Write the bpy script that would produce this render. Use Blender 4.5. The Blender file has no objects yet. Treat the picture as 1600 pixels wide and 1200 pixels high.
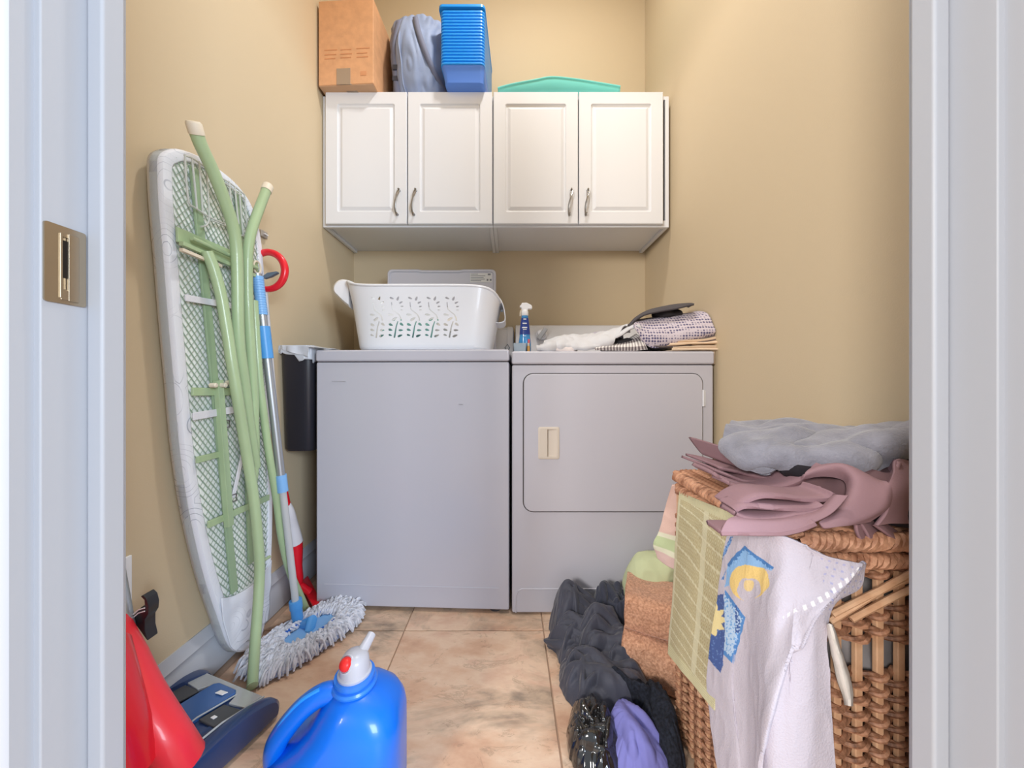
import bpy, bmesh, math, random
import numpy as np
from mathutils import Vector, Matrix, noise
random.seed(7)
scn = bpy.context.scene
C = scn.collection
# ---------------------------------------------------------------- camera
F = 539.0; CX = 797.0; CY = 597.0; EYE = 0.80
cam_d = bpy.data.cameras.new('camera'); cam = bpy.data.objects.new('camera', cam_d); C.objects.link(cam)
cam_d.sensor_width = 36.0; cam_d.sensor_fit = 'HORIZONTAL'; cam_d.lens = 36.0*F/1600.0
cam_d.shift_x = 3/1600.0; cam_d.shift_y = -3/1600.0; cam_d.clip_start = 0.02
cam.location = (0, 0, EYE); cam.rotation_euler = (math.pi/2, 0, 0)
scn.camera = cam
# ---------------------------------------------------------------- light
scn.view_settings.view_transform = 'Standard'; scn.view_settings.look = 'None'
scn.view_settings.exposure = 0.0; scn.view_settings.gamma = 1.0; scn.view_settings.use_curve_mapping = False
w = bpy.data.worlds.new('world'); scn.world = w; w.use_nodes = True
w.node_tree.nodes['Background'].inputs[0].default_value = (0.80, 0.90, 1.0, 1); w.node_tree.nodes['Background'].inputs[1].default_value = 0.9
def area(name, loc, target, size, power, col, shape='DISK'):
    l = bpy.data.lights.new(name, 'AREA'); l.energy = power; l.color = col; l.shape = shape; l.size = size
    o = bpy.data.objects.new(name, l); C.objects.link(o); o.location = loc
    d = Vector(target) - Vector(loc); o.rotation_euler = d.to_track_quat('-Z', 'Y').to_euler(); return o
area('room_ceiling_lamp', (0.14, 0.95, 3.06), (0.14, 0.95, 0), 0.14, 19.5, (1.0, 0.97, 0.93))
area('hall_fill_cool', (1.9, -2.1, 1.5), (-0.4, 1.0, 0.8), 1.1, 108, (0.76, 0.87, 1.0), 'SQUARE')  # unseen fill added in the hall to brighten the left wall, cool like its jamb
area('hall_fill_warm', (-1.7, -2.0, 1.8), (0.4, 1.0, 0.8), 0.7, 84, (1.0, 0.95, 0.89))  # second unseen fill, added on the hall's left side for the right wall

# ---------------------------------------------------------------- helpers
def P(x, y, Y): return Vector(((x-CX)/F*Y, Y, EYE-(y-CY)/F*Y))           # point seen at a photo position at depth Y
def PX(x, y, X): return P(x, y, X*F/(x-CX))                              # ... on the plane X
def PH(x, y, h=0.0): return P(x, y, F*(EYE-h)/(y-CY))                    # ... at the height h
def lin(c): 
    return tuple(((v/255)/12.92 if v/255 <= 0.04045 else ((v/255+0.055)/1.055)**2.4) for v in c)
MATS = {}
def mat(name, rgb, rough=0.5, metal=0.0, var=0.0, vscale=8.0, bump=0.0, bscale=200.0, alpha=1.0, trans=0.0, rgb2=None, attr=None, sheen=0.0, coat=0.0, ior=1.45):
    if name in MATS: return MATS[name]
    m = bpy.data.materials.new(name); m.use_nodes = True; MATS[name] = m
    nt = m.node_tree; b = nt.nodes['Principled BSDF']
    b.inputs['Base Color'].default_value = (*lin(rgb), 1)
    b.inputs['Roughness'].default_value = rough; b.inputs['Metallic'].default_value = metal
    b.inputs['Alpha'].default_value = alpha; b.inputs['Transmission Weight'].default_value = trans; b.inputs['IOR'].default_value = ior
    b.inputs['Sheen Weight'].default_value = sheen; b.inputs['Coat Weight'].default_value = coat
    tc = nt.nodes.new('ShaderNodeTexCoord')
    if attr:
        a = nt.nodes.new('ShaderNodeAttribute'); a.attribute_name = attr; nt.links.new(a.outputs['Color'], b.inputs['Base Color'])
    elif var or rgb2:
        n = nt.nodes.new('ShaderNodeTexNoise'); n.inputs['Scale'].default_value = vscale; n.inputs['Detail'].default_value = 5
        nt.links.new(tc.outputs['Object'], n.inputs['Vector'])
        mx = nt.nodes.new('ShaderNodeMix'); mx.data_type = 'RGBA'
        c2 = rgb2 if rgb2 else tuple(max(0, v*(1-var)) for v in rgb)
        mx.inputs['A'].default_value = (*lin(rgb), 1); mx.inputs['B'].default_value = (*lin(c2), 1)
        r = nt.nodes.new('ShaderNodeMapRange'); r.inputs[1].default_value = 0.35; r.inputs[2].default_value = 0.68
        nt.links.new(n.outputs['Fac'], r.inputs[0]); nt.links.new(r.outputs[0], mx.inputs['Factor'])
        nt.links.new(mx.outputs['Result'], b.inputs['Base Color'])
    if bump:
        n2 = nt.nodes.new('ShaderNodeTexNoise'); n2.inputs['Scale'].default_value = bscale; n2.inputs['Detail'].default_value = 3
        nt.links.new(tc.outputs['Object'], n2.inputs['Vector'])
        bp = nt.nodes.new('ShaderNodeBump'); bp.inputs['Strength'].default_value = bump; bp.inputs['Distance'].default_value = 0.002
        nt.links.new(n2.outputs['Fac'], bp.inputs['Height']); nt.links.new(bp.outputs['Normal'], b.inputs['Normal'])
    return m

class MB:
    """collects shapes, built as ONE mesh object"""
    def __init__(s): s.v = []; s.f = []
    def add(s, vs, fs):
        o = len(s.v); s.v += [tuple(q) for q in vs]; s.f += [tuple(i+o for i in f) for f in fs]; return s
    def box(s, x0, x1, y0, y1, z0, z1, M=None):
        vs = [Vector((x, y, z)) for z in (z0, z1) for y in (y0, y1) for x in (x0, x1)]
        if M is not None: vs = [M @ q for q in vs]
        return s.add(vs, [(0, 2, 3, 1), (4, 5, 7, 6), (0, 1, 5, 4), (2, 6, 7, 3), (0, 4, 6, 2), (1, 3, 7, 5)])
    def bar(s, a, b, wd, th, up=(1, 0, 0)):
        a = Vector(a); b = Vector(b); d = (b-a); L = d.length; d.normalize(); u = Vector(up); sd = d.cross(u).normalized(); u = sd.cross(d).normalized()
        vs = []
        for p in (a, b):
            for q in ((-1, -1), (1, -1), (1, 1), (-1, 1)): vs.append(p+sd*q[0]*wd/2+u*q[1]*th/2)
        return s.add(vs, [(0, 1, 2, 3), (7, 6, 5, 4), (0, 4, 5, 1), (1, 5, 6, 2), (2, 6, 7, 3), (3, 7, 4, 0)])
    def tube(s, pts, r, n=10, closed=False, flat=1.0, caps=True):
        pts = [Vector(p) for p in pts]; m = len(pts); rs = r if isinstance(r, (list, tuple)) else [r]*m
        t0 = (pts[1]-pts[0]).normalized(); up = Vector((0, 0, 1)) if abs(t0.z) < 0.9 else Vector((1, 0, 0))
        nrm = (up - t0*up.dot(t0)).normalized(); vs = []
        for i, p in enumerate(pts):
            if closed: t = (pts[(i+1) % m]-pts[i-1]).normalized()
            else: t = (pts[min(i+1, m-1)]-pts[max(i-1, 0)]).normalized()
            nrm = (nrm - t*nrm.dot(t)).normalized(); bn = t.cross(nrm)
            for k in range(n):
                a = 2*math.pi*k/n; vs.append(p+(nrm*math.cos(a)*flat+bn*math.sin(a))*rs[i])
        fs = []
        for i in range(m if closed else m-1):
            j = (i+1) % m
            for k in range(n): fs.append((i*n+k, i*n+(k+1) % n, j*n+(k+1) % n, j*n+k))
        if not closed and caps: fs += [tuple(range(n-1, -1, -1)), tuple(range((m-1)*n, m*n))]
        return s.add(vs, fs)
    def lathe(s, prof, c=(0, 0, 0), n=32, axis=None, sx=1, sy=1):
        """prof: list of (r, z)"""
        M = Matrix.Identity(3) if axis is None else Vector(axis).to_track_quat('Z', 'Y').to_matrix()
        c = Vector(c); vs = []
        for r, z in prof:
            for k in range(n):
                a = 2*math.pi*k/n; vs.append(c+M @ Vector((r*math.cos(a)*sx, r*math.sin(a)*sy, z)))
        fs = [(i*n+k, i*n+(k+1) % n, (i+1)*n+(k+1) % n, (i+1)*n+k) for i in range(len(prof)-1) for k in range(n)]
        fs += [tuple(range(n-1, -1, -1)), tuple(range((len(prof)-1)*n, len(prof)*n))]
        return s.add(vs, fs)
    def prism(s, poly, d):
        """poly: 3D outline, d: extrusion vector"""
        n = len(poly); d = Vector(d); vs = [Vector(p) for p in poly]+[Vector(p)+d for p in poly]
        fs = [tuple(range(n)), tuple(range(2*n-1, n-1, -1))]+[(i, i+n, (i+1) % n+n, (i+1) % n) for i in range(n)]
        return s.add(vs, fs)
    def rings(s, rr, capa=True, capb=True):
        n = len(rr[0]); vs = [q for r in rr for q in r]
        fs = [(i*n+k, i*n+(k+1) % n, (i+1)*n+(k+1) % n, (i+1)*n+k) for i in range(len(rr)-1) for k in range(n)]
        if capa: fs.append(tuple(range(n-1, -1, -1)))
        if capb: fs.append(tuple(range((len(rr)-1)*n, len(rr)*n)))
        return s.add(vs, fs)
    def grid(s, G):
        m, n = len(G), len(G[0]); vs = [q for r in G for q in r]
        return s.add(vs, [(i*n+k, i*n+k+1, (i+1)*n+k+1, (i+1)*n+k) for i in range(m-1) for k in range(n-1)])
    def build(s, name, m, parent=None, bevel=0.0, smooth=True, solid=0.0, sub=0, seg=2, offset=-1, fix=True):
        me = bpy.data.meshes.new(name); me.from_pydata(s.v, [], s.f); me.update()
        if fix:
            bm = bmesh.new(); bm.from_mesh(me); bmesh.ops.recalc_face_normals(bm, faces=bm.faces); bm.to_mesh(me); bm.free()
        o = bpy.data.objects.new(name, me); C.objects.link(o); me.materials.append(m)
        if parent: o.parent = parent
        if smooth:
            me.polygons.foreach_set('use_smooth', [True]*len(me.polygons))
            me.set_sharp_from_angle(angle=math.radians(38))
        if solid: q = o.modifiers.new('solid', 'SOLIDIFY'); q.thickness = solid; q.offset = offset
        if bevel: q = o.modifiers.new('bevel', 'BEVEL'); q.width = bevel; q.segments = seg; q.limit_method = 'ANGLE'; q.harden_normals = True
        if sub: q = o.modifiers.new('sub', 'SUBSURF'); q.levels = sub; q.render_levels = sub
        return o
def tag(o, label, cat, group=None):
    o['label'] = label; o['category'] = cat
    if group: o['group'] = group
    return o
def thing(name, loc, label, cat, group=None):
    """an Empty at the thing's base; parts are given in world coordinates and keep them"""
    o = bpy.data.objects.new(name, None); C.objects.link(o); o.location = loc; o.empty_display_size = 0.05
    return tag(o, label, cat, group)
def part(root, name, mb, m, **k):
    o = mb.build(name, m, root, **k); off = Vector((0, 0, 0)); q = root
    while q is not None: off += Vector(q.location); q = q.parent
    o.data.transform(Matrix.Translation(-off)); return o
def struct(o): o['kind'] = 'structure'; return o
def catmull(pts, n, closed=False):
    pts = np.array([list(p) for p in pts], float); m = len(pts)
    if m < 3 and not closed:
        return [Vector(pts[0]*(1-t)+pts[-1]*t) for t in np.linspace(0, 1, n)]
    out = []
    for i in range(n):
        t = (i/n*m) if closed else (i/(n-1)*(m-1)); k = int(min(t, m-1 if closed else m-2)); u = t-k
        if closed: p0, p1, p2, p3 = pts[(k-1) % m], pts[k % m], pts[(k+1) % m], pts[(k+2) % m]
        else: p0, p1, p2, p3 = pts[max(k-1, 0)], pts[k], pts[k+1], pts[min(k+2, m-1)]
        out.append(Vector(0.5*((2*p1)+(-p0+p2)*u+(2*p0-5*p1+4*p2-p3)*u*u+(-p0+3*p1-3*p2+p3)*u**3)))
    return out
def loft(rails, nu, nv):
    """rails: rows of points -> smooth grid nv rows x nu columns"""
    R = [catmull(r, nu) for r in rails]
    cols = [catmull([R[j][i] for j in range(len(R))], nv) for i in range(nu)]
    return [[cols[i][j] for i in range(nu)] for j in range(nv)]
def wob(p, s, seed=0.0): return noise.noise(Vector((p[0]*s+seed, p[1]*s+seed*1.7, p[2]*s-seed)))
def ripple(G, amp, s, seed, stretch=(1, 1, 1), amp2=0.0, s2=0.0):
    m, n = len(G), len(G[0]); out = []
    for j in range(m):
        row = []
        for i in range(n):
            p = G[j][i]; du = G[j][min(i+1, n-1)]-G[j][max(i-1, 0)]; dv = G[min(j+1, m-1)][i]-G[max(j-1, 0)][i]
            nr = du.cross(dv); nr = nr.normalized() if nr.length > 1e-9 else Vector((0, 0, 1))
            q = Vector((p.x*stretch[0], p.y*stretch[1], p.z*stretch[2]))
            d = amp*wob(q, s, seed)
            if amp2: d += amp2*abs(wob(q, s2, seed+5))*2
            row.append(p+nr*d)
        out.append(row)
    return out
def paint(o, fn, name='print'):
    """flat print: one colour per vertex from the cloth's own coordinates"""
    me = o.data; a = me.color_attributes.new(name, 'FLOAT_COLOR', 'POINT')
    buf = []
    for v in range(len(me.vertices)): buf += [*lin(fn(v)), 1.0]
    a.data.foreach_set('color', buf)
def cloth(name, rails, m, nu=60, nv=40, thick=0.004, amp=0.004, s=14, seed=0, amp2=0.0, s2=20, stretch=(1, 1, 1), parent=None, fn=None, offset=0, sub=0):
    G = ripple(loft(rails, nu, nv), amp, s, seed, stretch, amp2, s2)
    mb = MB(); mb.grid(G)
    o = mb.build(name, m, None, solid=thick, offset=offset, sub=sub) if parent is None else part(parent, name, mb, m, solid=thick, offset=offset, sub=sub)
    if fn: paint(o, lambda k: fn((k % nu)/(nu-1), (k//nu)/(nv-1)))
    return o
def crumple(name, c, rad, m, seed=0, amp=0.02, s=9, rot=0.0, floor=None, stretch=(1, 1, 1), amp2=0.008, s2=28, nu=150, nv=80, shape=None, parent=None, power=0.75, squash=None):
    """a crumpled garment: closed surface with billowed folds, flattened where it lies"""
    c = Vector(c); R = Matrix.Rotation(rot, 3, 'Z'); vs = []
    for j in range(nv+1):
        th = math.pi*j/nv
        for i in range(nu):
            ph = 2*math.pi*i/nu
            d = Vector((math.sin(th)*math.cos(ph), math.sin(th)*math.sin(ph), math.cos(th)))
            e = Vector([math.copysign(abs(q)**power, q) for q in d])
            k = shape(ph) if shape else 1.0
            p = R @ Vector((e.x*rad[0]*k, e.y*rad[1]*k, e.z*rad[2]))
            q = Vector((p.x*stretch[0], p.y*stretch[1], p.z*stretch[2]))
            wv = Vector((wob(q, s*0.7, seed+3), wob(q, s*0.7, seed+7), wob(q, s*0.7, seed+11)))*0.05
            n1 = 1-2.2*abs(noise.noise((q+wv)*s+Vector((seed, seed, seed)))); n2 = 1-2.2*abs(noise.noise((q+wv*1.5)*s2+Vector((seed+9, 0, seed))))
            n3 = noise.noise(q*s*0.5+Vector((seed*3, 1, 1)))
            dn = R @ Vector((d.x/rad[0], d.y/rad[1], d.z/rad[2])).normalized()
            p = c+p+dn*(amp*n1+amp2*n2+amp*1.3*n3)
            if floor is not None and p.z < floor: p.z = floor+0.0015*math.sin(i)*0
            vs.append(p)
    fs = [(j*nu+i, j*nu+(i+1) % nu, (j+1)*nu+(i+1) % nu, (j+1)*nu+i) for j in range(nv) for i in range(nu)]
    mb = MB(); mb.add(vs, fs)
    return mb.build(name, m, None, fix=True) if parent is None else part(parent, name, mb, m)
def rrect(x0, x1, y0, y1, r, n=5):
    out = []
    for cx, cy, a0 in ((x1-r, y1-r, 0), (x0+r, y1-r, 90), (x0+r, y0+r, 180), (x1-r, y0+r, 270)):
        for k in range(n+1):
            a = math.radians(a0+90*k/n); out.append((cx+r*math.cos(a), cy+r*math.sin(a)))
    return out

# ---------------------------------------------------------------- materials
WALL = mat('wall_paint', (203, 185, 155), 0.75, bump=0.12, bscale=260)
CEIL = mat('ceiling_paint', (235, 232, 225), 0.8)
TRIM = mat('trim_paint', (182, 185, 192), 0.45)
CABW = mat('white_cabinet', (222, 224, 229), 0.30, coat=0.2)
APPL = mat('appliance_enamel', (194, 193, 203), 0.32, coat=0.15)
APPL2 = mat('appliance_plastic', (220, 221, 226), 0.4)
GAP = mat('dark_gap', (70, 66, 66), 0.8)
STEEL = mat('brushed_steel', (150, 148, 146), 0.32, metal=1.0)
BRASS = mat('satin_brass', (172, 158, 138), 0.35, metal=0.9)
DARK = mat('dark_hole', (32, 24, 18), 0.8)
GREEN = mat('sage_enamel', (170, 192, 150), 0.35, coat=0.2, var=0.05)
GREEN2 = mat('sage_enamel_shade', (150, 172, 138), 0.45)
CREAM = mat('cream_plastic', (222, 210, 190), 0.5)
COVER = mat('board_cover', (226, 230, 238), 0.75, bump=0.15, bscale=400)
PADW = mat('pad_underside', (240, 243, 240), 0.9)
BLUEP = mat('sky_blue_plastic', (84, 158, 226), 0.35)
BLUEP2 = mat('light_blue_plastic', (128, 180, 234), 0.4)
ALU = mat('pole_aluminium', (178, 182, 188), 0.38, metal=0.7)
REDP = mat('red_plastic', (228, 26, 44), 0.3, coat=0.3)
WHITEP = mat('white_plastic', (236, 237, 240), 0.35)
GREYP = mat('grey_plastic', (104, 118, 132), 0.45)

# ---------------------------------------------------------------- room
XL, XR, YB, HC = -0.827, 0.715, 1.827, 3.10
YF, YH = 0.385, 0.317      # front wall: room face, hall face
struct(MB().box(XL-0.1, XL, YF, YB+0.1, 0, HC).build('wall_left', WALL, smooth=False))
struct(MB().box(XR, XR+0.1, YF, YB+0.1, 0, HC).build('wall_right', WALL, smooth=False))
struct(MB().box(XL, XR, YB, YB+0.1, 0, HC).build('wall_back', WALL, smooth=False))
JL, JR = -0.429, 0.4455
wf = MB(); wf.box(-3, JL-0.019, YH, YF, 0, HC); wf.box(JR+0.019, 3, YH, YF, 0, HC); wf.box(JL-0.019, JR+0.019, YH, YF, 2.05, HC)
struct(wf.build('wall_front', WALL, smooth=False))
struct(MB().box(-3, 3, YH, YB+0.1, HC, HC+0.1).build('ceiling', CEIL, smooth=False))
# floor: grout slab and stone tiles
fl = struct(MB().box(-3, 3, -2.5, YB+0.1, -0.05, -0.004).build('floor', mat('grout', (182, 156, 136), 0.9, bump=0.3), smooth=False))
tm = bpy.data.materials.new('stone_tile'); tm.use_nodes = True; nt = tm.node_tree; b = nt.nodes['Principled BSDF']; b.inputs['Roughness'].default_value = 0.42
tc = nt.nodes.new('ShaderNodeTexCoord'); oi = nt.nodes.new('ShaderNodeObjectInfo')
ad = nt.nodes.new('ShaderNodeVectorMath'); ad.operation = 'ADD'; sc_ = nt.nodes.new('ShaderNodeVectorMath'); sc_.operation = 'SCALE'; sc_.inputs['Scale'].default_value = 3.7
nt.links.new(oi.outputs['Location'], sc_.inputs[0]); nt.links.new(tc.outputs['Object'], ad.inputs[0]); nt.links.new(sc_.outputs[0], ad.inputs[1])
mp = nt.nodes.new('ShaderNodeMapping'); mp.inputs['Rotation'].default_value = (0, 0, 0.5); mp.inputs['Scale'].default_value = (1, 2.0, 1); nt.links.new(ad.outputs[0], mp.inputs[0])
def nz(scale, detail, rough=0.6, dist=0.0):
    n = nt.nodes.new('ShaderNodeTexNoise'); n.inputs['Scale'].default_value = scale; n.inputs['Detail'].default_value = detail; n.inputs['Roughness'].default_value = rough; n.inputs['Distortion'].default_value = dist
    nt.links.new(mp.outputs[0], n.inputs['Vector']); return n
def ramp(src, stops):
    r = nt.nodes.new('ShaderNodeValToRGB'); el = r.color_ramp.elements
    while len(el) < len(stops): el.new(0.5)
    for e, (p, c) in zip(el, stops): e.position = p; e.color = (*lin(c), 1) if len(c) == 3 else c
    nt.links.new(src, r.inputs[0]); return r
def mixc(a, b_, f, mode='MIX'):
    x = nt.nodes.new('ShaderNodeMix'); x.data_type = 'RGBA'; x.blend_type = mode
    nt.links.new(a, x.inputs['A']); nt.links.new(b_, x.inputs['B'])
    if isinstance(f, float): x.inputs['Factor'].default_value = f
    else: nt.links.new(f, x.inputs['Factor'])
    return x.outputs['Result']
base = ramp(nz(5, 5).outputs['Fac'], [(0.3, (206, 166, 142)), (0.45, (222, 192, 166)), (0.58, (210, 172, 144)), (0.72, (190, 146, 120))])
greyp = ramp(nz(2.6, 6, 0.65, 0.8).outputs['Fac'], [(0.50, (0, 0, 0, 1)), (0.62, (1, 1, 1, 1))])
gcol = ramp(nz(16, 6).outputs['Fac'], [(0.35, (146, 128, 112)), (0.6, (194, 168, 144))])
vein = ramp(nz(9, 12, 0.78, 1.1).outputs['Fac'], [(0.56, (0, 0, 0, 1)), (0.60, (1, 1, 1, 1)), (0.62, (0, 0, 0, 1))])
vcol = nt.nodes.new('ShaderNodeRGB'); vcol.outputs[0].default_value = (*lin((138, 112, 92)), 1)
c1 = mixc(base.outputs[0], gcol.outputs[0], greyp.outputs[0]); 
vm = nt.nodes.new('ShaderNodeMath'); vm.operation = 'MULTIPLY'; vm.inputs[1].default_value = 0.5; nt.links.new(vein.outputs[0], vm.inputs[0])
c2 = mixc(c1, vcol.outputs[0], vm.outputs[0]); nt.links.new(c2, b.inputs['Base Color'])
bp = nt.nodes.new('ShaderNodeBump'); bp.inputs['Strength'].default_value = 0.25; bp.inputs['Distance'].default_value = 0.002
nt.links.new(nz(30, 6).outputs['Fac'], bp.inputs['Height']); nt.links.new(bp.outputs['Normal'], b.inputs['Normal'])
T = 0.449
t0 = MB().box(-T/2+0.002, T/2-0.0015, -T/2+0.0015, T/2-0.0015, -0.008, 0).build('tile', tm, fl, bevel=0.0015, seg=1)
first = True
for i in range(-2, 3):
    for j in range(-1, 4):
        x = 0.108-T/2+i*T; y = 1.111-T/2-T+j*T
        if x+T/2 > XR+0.3 or x-T/2 < XL-0.4: continue
        if j >= 3: continue
        o = t0 if first else t0.copy()
        if not first: C.objects.link(o)
        first = False; o.parent = fl; o.location = (x, y, 0)
# baseboards
def bboard(name, a, b_, inward):
    a = Vector(a); b_ = Vector(b_); iv = Vector(inward)
    prof = [(0, 0), (0.016, 0), (0.016, 0.078), (0.0115, 0.084), (0.0115, 0.100), (0.0135, 0.104), (0.0085, 0.114), (0.0060, 0.124), (0.0035, 0.136), (0, 0.136)]
    poly = [a+iv*d+Vector((0, 0, z)) for d, z in prof]
    return struct(MB().prism(poly, b_-a).build(name, TRIM))
bboard('baseboard_left', (XL, YF, 0), (XL, YB, 0), (1, 0, 0)); bboard('baseboard_right', (XR, YF, 0), (XR, YB, 0), (-1, 0, 0)); bboard('baseboard_back', (XL, YB, 0), (XR, YB, 0), (0, -1, 0))
# door frame: jambs, stops, casings
for sgn, J, nm in ((-1, JL, 'door_jamb_left'), (1, JR, 'door_jamb_right')):
    mb = MB(); mb.box(min(J, J+sgn*0.019), max(J, J+sgn*0.019), YH-0.002, YF+0.001, 0, 2.05)
    struct(mb.build(nm, TRIM, bevel=0.0015))
    s0 = J-sgn*0.017; st = MB(); st.box(min(J, s0), max(J, s0), 0.3485, 0.370, 0, 2.05)
    struct(st.build('door_stop_left' if sgn < 0 else 'door_stop_right', TRIM, bevel=0.003))
    # casing profile (from the opening outward): stepped and rounded
    e = J+sgn*0.006; prof = [(0, 0), (0, -0.0155), (0.003, -0.018), (0.012, -0.0185), (0.016, -0.0165), (0.022, -0.0165), (0.03, -0.020), (0.06, -0.021), (0.066, -0.018), (0.066, 0)]
    poly = [Vector((e+sgn*d, YH-0.002+q, 0)) for d, q in prof]
    struct(MB().prism(poly, (0, 0, 2.07)).build('trim_1' if sgn < 0 else 'trim_2', TRIM))
hd = MB(); hd.box(JL-0.019, JR+0.019, YH, YF, 2.03, 2.05); struct(hd.build('door_head', TRIM))
# strike plate in the left jamb
sp = thing('strike_plate', (JL, 0.333, 0.875), 'worn satin brass strike plate set in the white door jamb', 'strike plate')
zc = 0.912; y0, y1 = 0.3165, 0.3478
mb = MB(); fr = rrect(y0, y1, zc-0.037, zc+0.037, 0.002, 2); ho = rrect(y0+0.0125, y1-0.008, zc-0.023, zc+0.027, 0.001, 2)
rr = [[Vector((JL-0.001, p[0], p[1])) for p in fr], [Vector((JL+0.0016, p[0], p[1])) for p in fr], [Vector((JL+0.0016, p[0], p[1])) for p in ho], [Vector((JL+0.0002, p[0], p[1])) for p in ho]]
mb.rings(rr, True, True); part(sp, 'plate', mb, BRASS)
mb = MB(); mb.box(JL+0.0005, JL+0.0028, y1-0.0145, y1-0.0065, zc-0.034, zc+0.031); mb.box(JL+0.0005, JL+0.0028, y0+0.0105, y0+0.0125, zc-0.032, zc+0.030); mb.box(JL+0.0005, JL+0.0024, y0+0.0115, y1-0.0078, zc-0.0335, zc-0.024)
mb.v = [v for v in mb.v]; part(sp, 'latch_box', mb, BRASS, bevel=0.0005)
part(sp, 'latch_slot', MB().box(JL-0.001, JL+0.0006, y0+0.014, y1-0.012, zc-0.012, zc+0.024), DARK)
# wall outlet on the left wall near the door
ot = thing('wall_outlet', (XL, 0.715, 0.36), 'white wall outlet on the tan wall beside the red vacuum', 'outlet')
part(ot, 'cover_plate', MB().box(XL, XL+0.006, 0.68, 0.75, 0.31, 0.425), WHITEP, bevel=0.002)
part(ot, 'socket', MB().box(XL+0.005, XL+0.008, 0.70, 0.73, 0.375, 0.405), CREAM, bevel=0.001)
part(ot, 'socket', MB().box(XL+0.005, XL+0.008, 0.70, 0.73, 0.33, 0.36), CREAM, bevel=0.001)
# small plate on left wall behind the ironing board
a = PX(404, 358, XL); b_ = PX(414, 374, XL)
hk = thing('wall_plate', (XL, (a.y+b_.y)/2, b_.z), 'small grey metal plate on tan wall above the red ring handle', 'wall plate')
part(hk, 'bracket', MB().box(XL, XL+0.010, a.y, b_.y, b_.z, a.z), mat('plate_grey', (176, 168, 160), 0.4, metal=0.3), bevel=0.002)
part(hk, 'switch', MB().box(XL+0.010, XL+0.016, a.y+0.008, b_.y-0.005, b_.z+0.008, a.z-0.010), WHITEP, bevel=0.001)

# ---------------------------------------------------------------- wall cabinets
def door_mesh(x0, x1, z0, z1, yf, th=0.019):
    mb = MB(); cx, cz = (x0+x1)/2, (z0+z1)/2; w2, h2 = (x1-x0)/2, (z1-z0)/2; rr = []
    for ins, dep, r in ((0, th, 0.001), (0, 0.0025, 0.001), (0.0025, 0, 0.002), (0.052, 0, 0.008), (0.0555, 0.0055, 0.006), (0.061, 0.0065, 0.004), (0.0625, 0.0065, 0.003), (0.073, 0.0015, 0.003), (0.0745, 0.001, 0.003)):
        q = rrect(cx-w2+ins, cx+w2-ins, cz-h2+ins, cz+h2-ins, r, 4); rr.append([Vector((p[0], yf+dep, p[1])) for p in q])
    return mb.rings(rr)
def cabinet(x0, x1, doors, label):
    z0, z1 = 1.482, 2.060; yf, yb = 1.5205, 1.8255
    t = thing('wall_cabinet', ((x0+x1)/2, yb, z0), label, 'cabinet', None)
    th = 0.016; mb = MB()
    mb.box(x0, x0+th, yf, yb, z0, z1); mb.box(x1-th, x1, yf, yb, z0, z1); mb.box(x0+th, x1-th, yf, yb, z1-th, z1); mb.box(x0+th, x1-th, yf+0.004, yb, z0+0.012, z0+0.012+th)
    mb.box(x0+th, x1-th, yf, yf+0.018, z0, z0+0.03); mb.box(x0+th, x1-th, yb-0.006, yb, z0+0.02, z1-th)
    part(t, 'body', mb, CABW, bevel=0.0012)
    for (a, b_, side) in doors:
        z_a, z_b = EYE+(CY-349.5)/F*1.5, EYE+(CY-143)/F*1.5
        d = part(t, 'door', door_mesh(a, b_, z_a, z_b, 1.5005), CABW, smooth=False)
        hx = (b_-0.037) if side > 0 else (a+0.030); hz = z_a+0.091
        # twisted two-strand pull: loop at the top, crossing near the middle
        hb = MB()
        for q in (-1, 1):
            pts = []
            for k in range(19):
                u = k/18; z = hz+0.058-0.116*u
                sep = 0.0042*math.sin(min(u/0.42, 1)*math.pi) if u < 0.42 else 0.0018*math.sin((u-0.42)/0.58*math.pi)
                lean = 0.007*math.cos(u*math.pi*1.25)*1.0
                bow = 0.026*math.sin(math.pi*min(max(u, 0.02), 0.98))**0.5
                pts.append(Vector((hx+lean+q*sep, 1.5005-bow, z)))
            hb.tube(pts, 0.0026, 8)
        for z in (hz+0.052, hz-0.052): hb.lathe([(0.005, 0), (0.005, 0.004), (0.0035, 0.008), (0.0035, 0.018)], (hx+(0.006 if z > hz else -0.002), 1.5005, z), 12, axis=(0, -1, 0))
        h = hb.build('handle', STEEL, d); off = Vector(t.location); h.data.transform(Matrix.Translation(-off))
    return t
xd = lambda px: (px-CX)/F*1.5
cabinet(-0.824, -0.0755, ((xd(508), xd(635.3), 1), (xd(637), xd(769), -1)), 'white two-door raised-panel wall cabinet under the cardboard box')
cabinet(-0.0745, 0.700, ((xd(771), xd(903.3), 1), (xd(905), xd(1036.5), -1)), 'white two-door raised-panel wall cabinet under the teal lid')

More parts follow.
